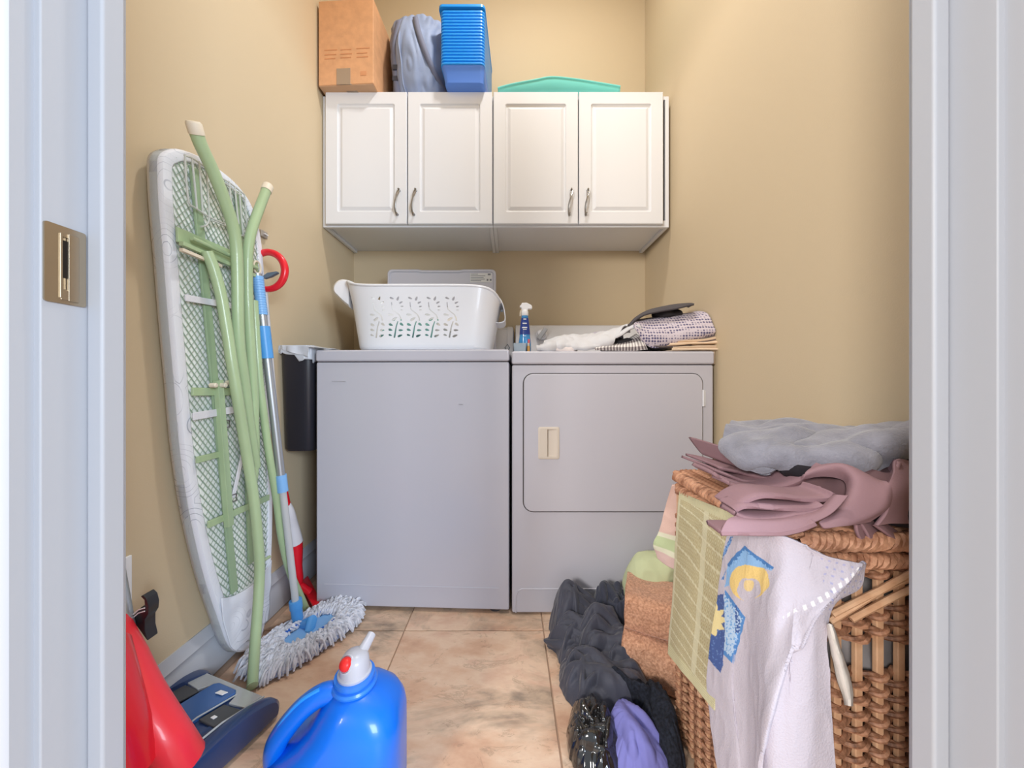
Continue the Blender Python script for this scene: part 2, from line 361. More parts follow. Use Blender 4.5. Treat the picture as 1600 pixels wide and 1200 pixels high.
# ---------------------------------------------------------------- on top of the cabinets
TOP = 2.0605
CARD = mat('cardboard', (216, 164, 122), 0.8, var=0.06, vscale=30, bump=0.2, bscale=120)
bx = thing('cardboard_box', (-0.70, 1.6, TOP), 'tan cardboard box with grey tape overhanging the cabinet top', 'box')
yf = 1.455; xa, xb = P(487, 129, yf).x+0.012, P(583, 129, yf).x
mb = MB(); M = Matrix.Rotation(math.radians(-3), 4, 'Z'); pv = Matrix.Translation((xb, yf, 0)); MM = pv @ M @ pv.inverted()
bz = TOP+0.002
mb.box(xa+0.008, xb, yf+0.002, yf+0.26, bz, bz+0.36, MM); part(bx, 'carton', mb, CARD, bevel=0.003)
mb = MB(); mb.box(xa+0.008, xb-0.001, yf+0.003, yf+0.08, bz-0.0035, bz-0.0008, MM); mb2 = mb
part(bx, 'bottom_flap', MB().box(xa+0.010, xb-0.003, yf+0.004, yf+0.062, bz-0.0025, bz-0.0003, MM), mat('cardboard_shade', (196, 160, 130), 0.85))
tx = P(524, 129, yf).x; tw = 0.030
tp = MB(); tp.box(tx, tx+tw*2, yf+0.0005, yf+0.0022, bz-0.001, bz+0.068, MM); part(bx, 'tape', tp, mat('grey_tape', (160, 140, 120), 0.45), bevel=0.0004)
tp = MB(); tp.add([MM @ Vector(q) for q in ((tx+0.010, yf+0.0004, bz), (tx+tw*2+0.004, yf+0.0004, bz), (tx+tw*2+0.018, yf+0.05, bz-0.004), (tx+0.034, yf+0.05, bz-0.004))], [(0, 1, 2, 3)]); part(bx, 'tape', tp, MATS['grey_tape'], solid=0.001)
# faded print on the front of the box
fp = MB()
for k in range(9):
    zz = bz+0.11+0.018*(k//3)+0.004*random.random(); x_ = xa+0.035+0.07*(k % 3); fp.box(x_, x_+0.045+0.012*random.random(), yf+0.0008, yf+0.0026, zz, zz+0.003, MM)
fp.box(xb-0.055, xb-0.030, yf+0.0008, yf+0.0026, bz+0.035, bz+0.052, MM)
part(bx, 'faded_print', fp, mat('faded_ink', (206, 146, 104), 0.85), smooth=False)['kind'] = 'stuff'

BAG = mat('bag_fabric', (150, 166, 200), 0.6, var=0.10, vscale=10, bump=0.2, bscale=500)
bg = thing('backpack', (-0.40, 1.63, TOP), 'grey-blue fabric backpack with buckled straps between box and blue basket', 'bag')
def bagshape(u, v):  # u across, v up
    x = -0.545+0.262*u; z = TOP+0.002+0.36*v
    belly = math.sin(math.pi*min(max(u, 0), 1))**0.6*math.sin(math.pi*(0.08+0.8*v))**0.5
    return Vector((x, 1.60-0.125*belly, z))
G = [[bagshape(i/59, j/59) for i in range(60)] for j in range(60)]
G = ripple(G, 0.012, 9, 3.0, (2.2, 1, 0.6), 0.007, 16)
back = [[Vector((p.x, 1.76, p.z)) for p in r] for r in G]
mb = MB(); mb.grid(G); mb.grid(back); n = 60
mb.f += [(j*n, (j+1)*n, 3600+(j+1)*n, 3600+j*n) for j in range(59)]+[(j*n+59, 3600+j*n+59, 3600+(j+1)*n+59, (j+1)*n+59) for j in range(59)]
mb.f += [(i, i+1, 3600+i+1, 3600+i) for i in range(59)]+[(59*n+i, 3600+59*n+i, 3600+59*n+i+1, 59*n+i+1) for i in range(59)]
part(bg, 'pack_body', mb, BAG)
def onbag(u, v, d=0.006):
    i = int(u*59); j = int(v*59); return G[j][i]+Vector((0, -d, 0))
STR = mat('strap_webbing', (120, 126, 150), 0.7, bump=0.3, bscale=700); BUK = mat('buckle_plastic', (64, 66, 78), 0.4)
for nm, us in (('shoulder_strap', ((0.20, 0.02), (0.19, 0.2), (0.16, 0.4), (0.17, 0.62), (0.22, 0.95))), ('compression_strap', ((0.97, 0.12), (0.82, 0.28), (0.70, 0.45), (0.60, 0.66), (0.52, 0.9)))):
    pts = catmull([onbag(u, v) for u, v in us], 26); mb = MB()
    wv = Vector((0.013 if nm[0] == 's' else 0.011, 0, 0.004)); mb.grid([[p-wv for p in pts], [p+wv for p in pts]]); part(bg, nm, mb, STR, solid=0.003)
for u, v in ((0.18, 0.22), (0.17, 0.335)):
    p = onbag(u, v, 0.010); mb = MB(); mb.box(p.x-0.015, p.x+0.015, p.y-0.005, p.y+0.004, p.z-0.011, p.z+0.011); part(bg, 'buckle', mb, BUK, bevel=0.003)
pts = catmull([onbag(u, v, 0.002) for u, v in ((0.34, 0.02), (0.32, 0.15), (0.31, 0.35), (0.30, 0.6), (0.34, 0.95))], 60); part(bg, 'seam_piping', MB().tube(pts, 0.0035, 6), BAG)

BBL = mat('azure_plastic', (34, 150, 240), 0.28, coat=0.3); BBL2 = mat('azure_plastic_pale', (92, 140, 232), 0.35)
bb = thing('plastic_basket', (-0.17, 1.6, TOP), 'bright blue ribbed plastic basket standing above the second cabinet door', 'basket')
yf = 1.445
x0, x1 = P(689, 100, yf).x, P(757, 100, yf).x
def bsk(z, ins, dy): 
    q = rrect(x0+ins, x1-ins*0.3, 0, 0.32, 0.018, 4); return [Vector((p[0]+0.11*max(0, p[1])*0.42, yf+dy+p[1], z)) for p in q]
zz = [(0, 0.020, 0.03), (0.006, 0.012, 0.016), (0.06, 0.004, 0.004), (0.066, 0.000, 0.0)]
rr = [bsk(TOP+0.0015+z, i_, d) for z, i_, d in zz]
part(bb, 'base', MB().rings(rr), BBL2)
rr = []
for k in range(17):
    z = TOP+0.068+k*0.0135
    rr += [bsk(z, 0.001, 0.001), bsk(z+0.002, -0.003, -0.004), bsk(z+0.008, -0.003, -0.004), bsk(z+0.0105, 0.001, 0.001)]
part(bb, 'ribbed_wall', MB().rings(rr), BBL)
rr = [bsk(TOP+0.30, 0, 0), bsk(TOP+0.302, -0.010, -0.010), bsk(TOP+0.312, -0.010, -0.010), bsk(TOP+0.314, 0, 0)]
part(bb, 'rim', MB().rings(rr), BBL)
TEAL = mat('teal_plastic', (120, 220, 214), 0.35, coat=0.2)
tl = thing('teal_lid', (0.12, 1.6, TOP), 'flat teal plastic lid with a raised peak above the right-hand cabinet doors', 'lid')
yf = 1.53
front = [P(778, 138, yf), P(800, 132, yf), P(835, 125.5, yf), P(862, 121, yf), P(900, 124.5, yf), P(935, 130, yf), P(968, 135.5, yf)]
for p in front: p.z = max(p.z, TOP+0.004)
bkr = [Vector((p.x*1.03, 1.78, max(TOP+0.004, TOP+(p.z-TOP)*0.6))) for p in front]
edge = [Vector((p.x, yf-0.012, max(TOP+0.002, p.z-0.010))) for p in front]
skirt = [Vector((p.x, yf-0.006, TOP+0.002)) for p in front]
mb = MB(); mb.grid([catmull(r, 40) for r in (skirt, edge, front, bkr)]); part(tl, 'lid_panel', mb, TEAL, solid=0.003)
part(tl, 'lip', MB().tube(catmull(edge, 40), 0.004, 8), TEAL)

# ---------------------------------------------------------------- washer
def slab(mb, x0, x1, y0, y1, z0, z1, M=None): return mb.box(x0, x1, y0, y1, z0, z1, M)
WZ = 0.913
ws = thing('washing_machine', (-0.345, 1.5, 0), 'white top-loading washing machine with its lid open', 'washing machine')
WM = Matrix.Translation((-0.0035, 1.190, 0)) @ Matrix.Rotation(math.radians(-2.3), 4, 'Z')   # front right corner as the pivot
W = 0.682
mb = MB(); mb.box(-W, 0, 0, 0.60, 0.012, 0.870, WM); part(ws, 'cabinet_body', mb, APPL, bevel=0.006, seg=3)
mb = MB(); mb.box(-W-0.001, 0.001, -0.003, 0.605, 0.8725, WZ, WM); part(ws, 'top_panel', mb, APPL, bevel=0.007, seg=3)
mb = MB(); mb.box(-W+0.004, -0.004, 0.004, 0.59, 0.868, 0.875, WM); part(ws, 'top_gap', mb, GAP)
mb = MB(); mb.tube([WM @ Vector(q) for q in ((-W+0.03, -0.0005, 0.088), (-0.035, -0.0005, 0.088))], 0.0013, 8); part(ws, 'toe_crease', mb, APPL)
for x in (-W+0.05, -0.05): mb = MB(); mb.lathe([(0.02, 0), (0.02, 0.014)], WM @ Vector((x, 0.03, 0)), 14); part(ws, 'levelling_foot', mb, GAP)
mb = MB(); mb.tube([WM @ Vector(q) for q in ((-0.625, -0.0008, 0.803), (-0.60, -0.0008, 0.8025), (-0.575, -0.0008, 0.801))], 0.0007, 5); mb.tube([WM @ Vector(q) for q in ((-0.175, -0.0008, 0.723), (-0.16, -0.0008, 0.722))], 0.0008, 5); part(ws, 'scuff_mark', mb, mat('scuff', (150, 146, 146), 0.6))['kind'] = 'stuff'
# console at the back with rounded end cap
prof = [(0.50, WZ), (0.50, WZ+0.02), (0.52, WZ+0.12), (0.535, WZ+0.15), (0.56, WZ+0.165), (0.60, WZ+0.165), (0.60, WZ)]
mb = MB(); mb.prism([WM @ Vector((-W+0.02, y, z)) for y, z in prof], WM.to_3x3() @ Vector((W-0.05, 0, 0))); part(ws, 'console', mb, APPL2, bevel=0.004)
mb = MB(); rr = []
for k, x in enumerate((-0.032, -0.012, -0.003, 0.0)):
    s_ = (1, 1, 0.97, 0.9)[k]; rr.append([WM @ Vector((x, 0.555+(y-0.555)*s_*1.05, WZ+(z-WZ)*s_*1.02)) for y, z in prof])
mb.rings(rr); part(ws, 'console_end_cap', mb, APPL2)
# little diamond icon by the end of the console
p = WM @ Vector((-0.030, 0.500, WZ+0.055)); mb = MB()
for s_ in (0.013,): mb.tube([p+Vector((0, -0.004, s_*1.3)), p+Vector((s_*0.9, -0.004, 0)), p+Vector((0, -0.004, -s_*1.3)), p+Vector((-s_*0.9, -0.004, 0))], 0.0022, 6, closed=True)
part(ws, 'diamond_icon', mb, GREYP)
# open lid
LY = 1.66; lx0, lx1 = P(605, 420, LY).x, P(775, 420, LY).x; lz = P(605, 420.5, LY).z
def lidring(y, ins, notch=0.0):
    q = rrect(lx0+ins, lx1-ins, WZ+0.004+ins, lz-ins, 0.022-ins*0.5, 6); out = []
    for p in q: out.append(Vector((p[0], y, p[1])))
    return out
# outline with a shallow finger notch in the top edge
def lidpoly(ins):
    q = rrect(lx0+ins, lx1-ins, WZ+0.004+ins, lz-ins, 0.022-ins*0.5, 6); res = []
    for k, p in enumerate(q):
        res.append(p)
        if k == 6:
            for t in (0.70, 0.66, 0.45, 0.32, 0.28): res.append((lx0+(lx1-lx0)*t, lz-ins-(0.004 if 0.3 < t < 0.68 else 0)))
    return res
mb = MB(); mb.rings([[Vector((p[0], y, p[1])) for p in lidpoly(ins)] for y, ins in ((LY+0.022, 0.004), (LY+0.018, 0), (LY+0.003, 0), (LY, 0.003), (LY, 0.010), (LY+0.006, 0.014))]); part(ws, 'lid', mb, APPL)
lb = part(ws, 'instruction_label', MB().box(lx1-0.125, lx1-0.02, LY+0.0045, LY+0.0062, lz-0.062, lz-0.018), mat('label_paper', (214, 214, 214), 0.6))
mb = MB()
for k in range(5):
    mb.box(lx1-0.122, lx1-0.122+(0.035, 0.07, 0.062, 0.068, 0.05)[k], LY+0.0038, LY+0.0046, lz-0.024-k*0.008, lz-0.0215-k*0.008)
for x in (0.045, 0.03): mb.box(lx1-x, lx1-x+0.008, LY+0.0038, LY+0.0046, lz-0.055, lz-0.046)
mb.box(lx1-0.04, lx1-0.026, LY+0.0038, LY+0.0046, lz-0.028, lz-0.020)
part(ws, 'label_print', mb, mat('grey_ink', (120, 124, 132), 0.6), smooth=False)['kind'] = 'stuff'

# ---------------------------------------------------------------- dryer
dr = thing('clothes_dryer', (0.355, 1.5, 0), 'white front-loading clothes dryer with a recessed door handle', 'dryer')
DY = 1.186; dx0, dx1 = 0.0065, P(1115, 600, DY).x; DZ = 0.906
body = MB(); body.box(dx0, dx1, DY, DY+0.60, 0.006, 0.859); part(dr, 'cabinet_body', body, APPL, bevel=0.006, seg=3)
part(dr, 'top_gap', MB().box(dx0+0.004, dx1-0.004, DY+0.004, DY+0.59, 0.857, 0.864), GAP)
part(dr, 'top_panel', MB().box(dx0-0.001, dx1+0.002, DY-0.004, DY+0.605, 0.8615, DZ), APPL, bevel=0.007, seg=3)
q = lambda px, py: P(px, py, DY)
a = q(818, 799); b_ = q(1097, 584)
def dring(ins, dep, r): return [Vector((p[0], DY+dep, p[1])) for p in rrect(a.x+ins, b_.x-ins, a.z+ins, b_.z-ins, r, 6)]
part(dr, 'door_gap', MB().rings([dring(-0.0025, 0.004, 0.036), dring(-0.0025, -0.0012, 0.036)]), GAP)
# door panel with a real handle recess
hx0, hx1, hz0, hz1 = q(841, 716).x, q(873, 716).x, q(841, 716).z, q(841, 667).z
dm = MB().rings([dring(0.001, 0.02, 0.033), dring(0.0005, -0.004, 0.033), dring(0.004, -0.0075, 0.030)]).build('door', APPL)
cut = MB().box(hx0, hx1, DY-0.03, DY-0.0014, hz0, hz1).build('cutter', APPL)
bo = dm.modifiers.new('b', 'BOOLEAN'); bo.object = cut; bo.solver = 'EXACT'; bo.operation = 'DIFFERENCE'
def bake(o, cutter):
    dg = bpy.context.evaluated_depsgraph_get(); me = bpy.data.meshes.new_from_object(o.evaluated_get(dg)); o.modifiers.clear(); o.data = me
    bpy.data.objects.remove(cutter)
    me.polygons.foreach_set('use_smooth', [True]*len(me.polygons)); me.set_sharp_from_angle(angle=math.radians(35)); return o
bake(dm, cut); dm.parent = dr; dm.data.transform(Matrix.Translation(-Vector(dr.location)))
dm.modifiers.new('weighted', 'WEIGHTED_NORMAL')
HND = mat('handle_plastic', (214, 204, 192), 0.4)
mb = MB(); R1 = lambda i_, y, r: [Vector((p[0], y, p[1])) for p in rrect(hx0+i_, hx1-i_, hz0+i_, hz1-i_, r, 4)]
mb.rings([R1(0.0, DY-0.0016, 0.006), R1(-0.001, DY-0.0095, 0.006), R1(0.0035, DY-0.0115, 0.006), R1(0.0075, DY-0.011, 0.005)], True, False)
# scooped recess: deep on the left under the grip, running out to the right
U = lambda x, y, z: Vector((hx0+0.0075+x*(hx1-hx0-0.015), y, hz0+0.0075+z*(hz1-hz0-0.015)))
h = part(dr, 'handle', mb, HND)
mb = MB(); mb.rings([[U(x, y, z) for z in (0, 1)] for x, y in ((0, DY-0.011), (0.40, DY-0.0115), (0.42, DY-0.010), (0.425, DY-0.0022), (0.60, DY-0.0025), (1.0, DY-0.0105))], False, False)
mb.f = [(2*k, 2*k+1, 2*k+3, 2*k+2) for k in range(5)]
part(dr, 'finger_grip', mb, HND, fix=False)
mb = MB()
for z in (0, 1): mb.add([U(0.42, DY-0.010, z), U(0.425, DY-0.0022, z), U(0.60, DY-0.0025, z), U(1.0, DY-0.0105, z)], [(0, 1, 2, 3)])
part(dr, 'grip_side', mb, HND)['kind'] = 'stuff'
for py in (622, 770):
    p = q(1098, py); mb = MB(); mb.tube([p+Vector((0, -0.004, 0.028)), p+Vector((0, -0.004, -0.028))], 0.0045, 10); mb.box(p.x, p.x+0.009, DY-0.0025, DY, p.z-0.026, p.z+0.026)
    part(dr, 'hinge', mb, APPL2)
# embossed toe panel
e0 = q(806, 958); e1 = q(1110, 920); mb = MB()
pts = [Vector((e0.x, DY-0.0006, 0.008)), Vector((e0.x+0.001, DY-0.0006, e1.z-0.025)), Vector((e0.x+0.008, DY-0.0006, e1.z-0.006)), Vector((e0.x+0.02, DY-0.0006, e1.z)), Vector((e1.x-0.02, DY-0.0006, e1.z)), Vector((e1.x-0.003, DY-0.0006, e1.z-0.02)), Vector((e1.x, DY-0.0006, 0.008))]
mb.tube(pts, 0.0020, 8); part(dr, 'toe_crease', mb, APPL)
# console
CYc = DY+0.50; cz1 = P(830, 508, CYc+0.03).z
prof = [(0.46, DZ), (0.46, DZ+0.012), (0.495, cz1-0.03), (0.515, cz1-0.004), (0.535, cz1), (0.60, cz1), (0.60, DZ)]
mb = MB(); mb.prism([Vector((dx0+0.02, DY+y, z)) for y, z in prof], (dx1-dx0-0.03, 0, 0)); part(dr, 'console', mb, APPL2, bevel=0.005, seg=3)
kp = P(846, 523, DY+0.478); mb = MB(); mb.lathe([(0.026, 0), (0.025, 0.006), (0.020, 0.010), (0.018, 0.022), (0.0, 0.023)], kp, 24, axis=(0, -1, 0.2)); k_ = part(dr, 'knob', mb, APPL2)
mb = MB(); mb.bar(kp+Vector((-0.018, -0.028, -0.026)), kp+Vector((0.020, -0.028, 0.028)), 0.022, 0.014, up=(0, 1, 0)); part(dr, 'knob_grip', mb, mat('knob_grey', (172, 172, 174), 0.4, metal=0.3), bevel=0.005)

# ---------------------------------------------------------------- laundry basket on the washer
LBW = mat('basket_plastic', (238, 239, 243), 0.35, coat=0.15)
lb = thing('laundry_basket', (-0.32, 1.44, WZ), 'white plastic laundry basket with leaf-shaped openings on the washing machine', 'basket')
bcx, bcy, bz0 = -0.330, 1.435, WZ+0.0015
def bpt(ph, v, th):
    c, s = math.cos(ph), math.sin(ph); pw = 0.42
    ex = math.copysign(abs(c)**pw, c); ey = math.copysign(abs(s)**pw, s)
    hx = 0.252+0.038*v-th+(0.006*max(0, -c)**3*max(0, min(1, (v-0.62)/0.3))**1.5); hy = 0.168+0.022*v-th
    zt = 0.232+0.040*max(0, -c)**3-0.035*max(0, c)**5
    return Vector((bcx+ex*hx, bcy+ey*hy, bz0+(0.003 if th else 0)+v*zt))
nb = 160; vs_ = [0, 0.02, 0.06]+[0.1+0.9*k/18 for k in range(19)]
rr = [[bpt(2*math.pi*i/nb, v, 0 if v > 0.03 else 0.012*(1-v/0.03)) for i in range(nb)] for v in vs_]
rr += [[bpt(2*math.pi*i/nb, v, 0.0028) for i in range(nb)] for v in reversed(vs_[1:])]
shell = MB().rings(rr).build('basket_wall', LBW)
cut = MB()
def leaf(cx, cy, L, Wd, ang):
    a = math.radians(ang); out = []
    for k in range(10):
        t = 2*math.pi*k/10; u = math.cos(t)*L/2; v = math.sin(t)*Wd/2*(1-0.35*math.cos(t))
        out.append(P(cx+u*math.cos(a)-v*math.sin(a), cy+u*math.sin(a)+v*math.cos(a), 1.27))
    for p in out: p.y = 1.20
    cut.prism(out, (0, 0.12, 0))
def stem(pts, wd):
    q = catmull([(x, y, 0) for x, y in pts], 8); L_, R_ = [], []
    for k, p in enumerate(q):
        d = (q[min(k+1, 7)]-q[max(k-1, 0)]).normalized(); nn = Vector((-d.y, d.x, 0))*wd/2*(0.6+0.4*k/7)
        L_.append(p+nn); R_.append(p-nn)
    out = [P(p.x, p.y, 1.27) for p in L_+R_[::-1]]
    for p in out: p.y = 1.20
    cut.prism(out, (0, 0.12, 0))
for c_ in (591, 620, 648.5, 677, 705.5):
    for dx, y, L, Wd, an in ((-5, 468, 7, 3, 20), (4.5, 468.5, 7, 3.6, -65), (9, 474.5, 6.5, 2.6, -25), (10.5, 480.5, 5, 2.2, -10), (10.5, 486, 4.5, 2.2, 0), (-7, 493, 9, 3.2, 5), (-1.5, 499.5, 10, 3.8, -30),
                             (-8, 508, 7.5, 3.8, 20), (-8.6, 516, 7, 3.6, 15), (-9.2, 524, 6, 3, 15), (9, 507.5, 7, 3.8, 35), (7.5, 516.5, 7.5, 3.2, 0), (6, 525, 8.5, 3.6, -20)): leaf(c_+dx, y, L, Wd, an)
    stem(((c_-5.5, 474), (c_-4.5, 484), (c_, 488.5), (c_+6.5, 494), (c_+8.5, 502)), 2.2); stem(((c_+3.5, 503), (c_+0.5, 511), (c_-1, 519), (c_-3, 528)), 2.8)
cut = cut.build('cutter', LBW)
bo = shell.modifiers.new('b', 'BOOLEAN'); bo.object = cut; bo.solver = 'EXACT'; bake(shell, cut); shell.parent = lb; shell.data.transform(Matrix.Translation(-Vector(lb.location)))
part(lb, 'rim', MB().tube([bpt(2*math.pi*i/nb, 1.0, -0.001) for i in range(nb)], 0.0045, 8, closed=True), LBW)
for nm, pxs, yy in (('handle', ((760, 457), (775, 463), (784, 472), (789, 488), (789.5, 503), (780, 507), (770, 505)), (1.37, 1.50)),):
    mid = (yy[0]+yy[1])/2; base = [P(x, y, 1.40) for x, y in pxs]
    rails = [[Vector((p.x, Y, p.z)) for p in base] for Y in (yy[0], yy[0]+0.03, yy[1]-0.03, yy[1])]
    mb = MB(); mb.grid(loft(rails, 24, 8)); part(lb, nm, mb, LBW, solid=0.004, bevel=0.001)
fp_ = catmull([(x, y, 0) for x, y in ((560, 446), (549, 444), (540, 447), (534, 455), (534.5, 464), (541, 471), (550, 480), (560, 488))], 30)
mb = MB(); mb.rings([[P(p.x, p.y, 1.40)+Vector((0, Y-1.40, 0)) for p in [Vector((560+(q_.x-560)*k_, 464+(q_.y-464)*k_, 0)) for q_ in fp_]] for Y, k_ in ((1.315, 0.80), (1.325, 0.95), (1.345, 1.0), (1.52, 1.0), (1.545, 0.9))]); part(lb, 'end_grip', mb, LBW)
p = P(784, 486, 1.366); mb = MB(); mb.lathe([(0.0045, 0), (0.0045, 0.003), (0.002, 0.0035)], p, 10, axis=(0, -1, 0)); part(lb, 'handle_rivet', mb, GREYP)
o = crumple('folded_shirt', (-0.38, 1.43, WZ+0.075), (0.14, 0.10, 0.055), mat('pale_teal_cloth', (120, 176, 172), 0.85, bump=0.3), seed=2, amp=0.012, nu=70, nv=36, floor=WZ+0.006)
tag(o, 'pale teal cloth lying inside the white laundry basket', 'clothes')
o = crumple('white_towel', (-0.22, 1.43, WZ+0.08), (0.10, 0.10, 0.06), mat('white_cloth', (232, 230, 228), 0.9, bump=0.3), seed=5, amp=0.012, nu=70, nv=36, floor=WZ+0.006)
tag(o, 'white cloth lying inside the white laundry basket, seen through its leaf openings', 'clothes')

# ---------------------------------------------------------------- waste bin between washer and wall, with bag
bn = thing('waste_bin', (-0.76, 1.33, 0.555), 'slim black plastic bin with a white liner wedged between wall and washer', 'bin')
BLK = mat('black_plastic', (44, 44, 52), 0.38, coat=0.1)
def bring(z, ins): return [Vector((p[0], p[1], z)) for p in rrect(-0.8262+ins*0.4, -0.706-ins*0.6, 1.224+ins, 1.53-ins, 0.030-ins*0.3, 6)]
zb, zt = 0.550, 0.925
part(bn, 'bin_body', MB().rings([bring(zb+0.006, 0.020), bring(zb, 0.024), bring(zb+0.01, 0.017), bring(zt-0.02, 0.003), bring(zt-0.018, 0.0), bring(zt, 0.0), bring(zt, 0.004), bring(zb+0.02, 0.022)]), BLK)
LIN = mat('bag_film', (232, 236, 244), 0.3, alpha=0.72, coat=0.4)
n = 120; base = catmull([(p.x, p.y, p.z) for p in bring(zt, 0)], n, closed=True); G = []
for j in range(12):
    r = []
    for i in range(n):
        b_ = base[i]; c0 = Vector((-0.766, 1.387, 0)); d = Vector((b_.x-c0.x, b_.y-c0.y, 0)).normalized(); u = j/11
        hang = 0.020+0.030*max(0, noise.noise(Vector((i*0.11, 3.1, 0))))+(0.024 if b_.x > -0.76 and b_.y < 1.33 else 0)
        k = 0.003*noise.noise(Vector((i*0.5, j*0.5, 1)))
        if j < 3: p = b_-d*(0.012-0.007*j)+Vector((0, 0, 0.006*math.sin(j)))
        else: p = b_+d*(0.0035+k)+Vector((0, 0, 0.006-(hang+0.006)*(j-3)/8))
        p.x = max(p.x, -0.8262); p.x = min(p.x, -0.700); r.append(p)
    r.append(r[0].copy()); G.append(r)
mb = MB(); mb.grid(G); part(bn, 'bag_liner', mb, LIN, solid=0.0006)
# corner of the liner pulled over the washer top
rails = [[Vector((-0.712, 1.212, 0.925)), Vector((-0.690, 1.206, 0.9225)), Vector((-0.660, 1.212, 0.9205)), Vector((-0.62, 1.222, 0.9175))], [Vector((-0.716, 1.24, 0.928)), Vector((-0.69, 1.24, 0.9265)), Vector((-0.655, 1.245, 0.922)), Vector((-0.62, 1.25, 0.9178))], [Vector((-0.72, 1.30, 0.930)), Vector((-0.69, 1.30, 0.926)), Vector((-0.66, 1.295, 0.920)), Vector((-0.63, 1.285, 0.9178))]]
mb = MB(); mb.grid(ripple(loft(rails, 30, 20), 0.002, 60, 4)); part(bn, 'liner_tail', mb, LIN, solid=0.0006)
rails = [[Vector((-0.79+0.02*i, 1.217-0.004*math.sin(i*1.9), 0.928-0.0*j-[0, 0.012, 0.03][j]*[0.6, 0.8, 1, 1.1, 1.3][i])) for i in range(5)] for j in range(3)]
mb = MB(); mb.grid(ripple(loft(rails, 30, 14), 0.003, 50, 9)); part(bn, 'liner_fold', mb, LIN, solid=0.0006)

# ---------------------------------------------------------------- spray bottle and small pieces on the dryer
sb_ = thing('spray_bottle', (0.055, 1.29, DZ), 'blue spray bottle with a white trigger head on the dryer', 'bottle')
sc = P(820, 545, 1.29); sx_, sy_ = sc.x, 1.29
LIQ = mat('blue_liquid', (66, 166, 236), 0.12, trans=0.25, coat=0.5); z = DZ+0.0008; k = 1.0
mb = MB(); mb.lathe([(0.021, z), (0.0235, z+0.004), (0.0232, z+0.04), (0.020, z+0.065)], (sx_, sy_, 0), 24, sy=0.75); mb.lathe([(0.020, z+0.0648), (0.0185, z+0.085), (0.015, z+0.118), (0.0125, z+0.135), (0.0122, z+0.142)], (sx_, sy_, 0), 24, sy=0.75); part(sb_, 'bottle_body', mb, LIQ)
mb = MB(); mb.lathe([(0.0203, z+0.070), (0.0190, z+0.085), (0.0155, z+0.118), (0.0133, z+0.132)], (sx_, sy_-0.0007, 0), 24, sy=0.76); part(sb_, 'label', mb, mat('navy_label', (34, 60, 140), 0.35))
mb = MB()
for q_, (zz_, w_) in enumerate(((0.124, 0.008), (0.108, 0.011), (0.092, 0.013), (0.086, 0.010), (0.062, 0.006))):
    yy = sy_-0.0158-(0.0022*q_ if q_ < 4 else 0.0075); mb.box(sx_-w_+0.002, sx_+w_*0.6, yy-0.0006, yy+0.0015, z+zz_, z+zz_+(0.004 if q_ < 3 else 0.002))
part(sb_, 'label_print', mb, WHITEP, smooth=False)['kind'] = 'stuff'
part(sb_, 'label_spot', MB().box(sx_+0.010, sx_+0.018, sy_-0.016, sy_-0.012, z+0.036, z+0.052), mat('coral_print', (222, 96, 110), 0.5))
mb = MB(); mb.lathe([(0.0125, z+0.141), (0.0135, z+0.143), (0.0130, z+0.158), (0.010, z+0.162)], (sx_, sy_, 0), 20); part(sb_, 'collar', mb, WHITEP)
mb = MB(); hz = z+0.160
hp = [(-0.019, 0.012), (-0.019, 0.017), (-0.014, 0.020), (-0.012, 0.027), (0.006, 0.029), (0.024, 0.020), (0.028, 0.012), (0.026, 0.006), (0.012, 0.006), (0.010, -0.002), (-0.010, -0.002), (-0.013, 0.010)]
mb.prism([Vector((sx_+x, sy_-0.009, hz+zz_)) for x, zz_ in hp], (0, 0.018, 0)); part(sb_, 'spray_head', mb, WHITEP, bevel=0.002)
mb = MB(); mb.tube(catmull([(sx_-0.008, sy_, hz+0.008), (sx_-0.016, sy_, hz-0.004), (sx_-0.017, sy_, hz-0.020)], 8), 0.003, 8); part(sb_, 'trigger', mb, CREAM)
o = MB().rings([[Vector((q_[0], q_[1], zz_)) for q_ in rrect(P(802, 540, 1.24).x-i_, P(822.5, 540, 1.24).x+i_, 1.225-i_, 1.262+i_, 0.004, 3)] for i_, zz_ in ((-0.003, DZ+0.0008), (0, DZ+0.033), (-0.0015, DZ+0.033), (-0.004, DZ+0.004))]).build('plastic_cup', mat('frost_plastic', (186, 200, 212), 0.3, trans=0.3)); tag(o, 'small pale grey plastic cup in front of the blue spray bottle', 'cup')
bt = thing('small_tube', (0.075, 1.255, DZ), 'small orange and white tube standing right of the blue spray bottle', 'tube')
p = P(825.5, 545, 1.25); mb = MB(); mb.lathe([(0.006, DZ+0.001), (0.006, DZ+0.024)], (p.x, 1.25, 0), 14); part(bt, 'tube_body', mb, mat('amber_plastic', (214, 160, 84), 0.4))
mb = MB(); mb.lathe([(0.0045, DZ+0.024), (0.0045, DZ+0.035)], (p.x, 1.25, 0), 14); part(bt, 'cap', mb, CREAM)

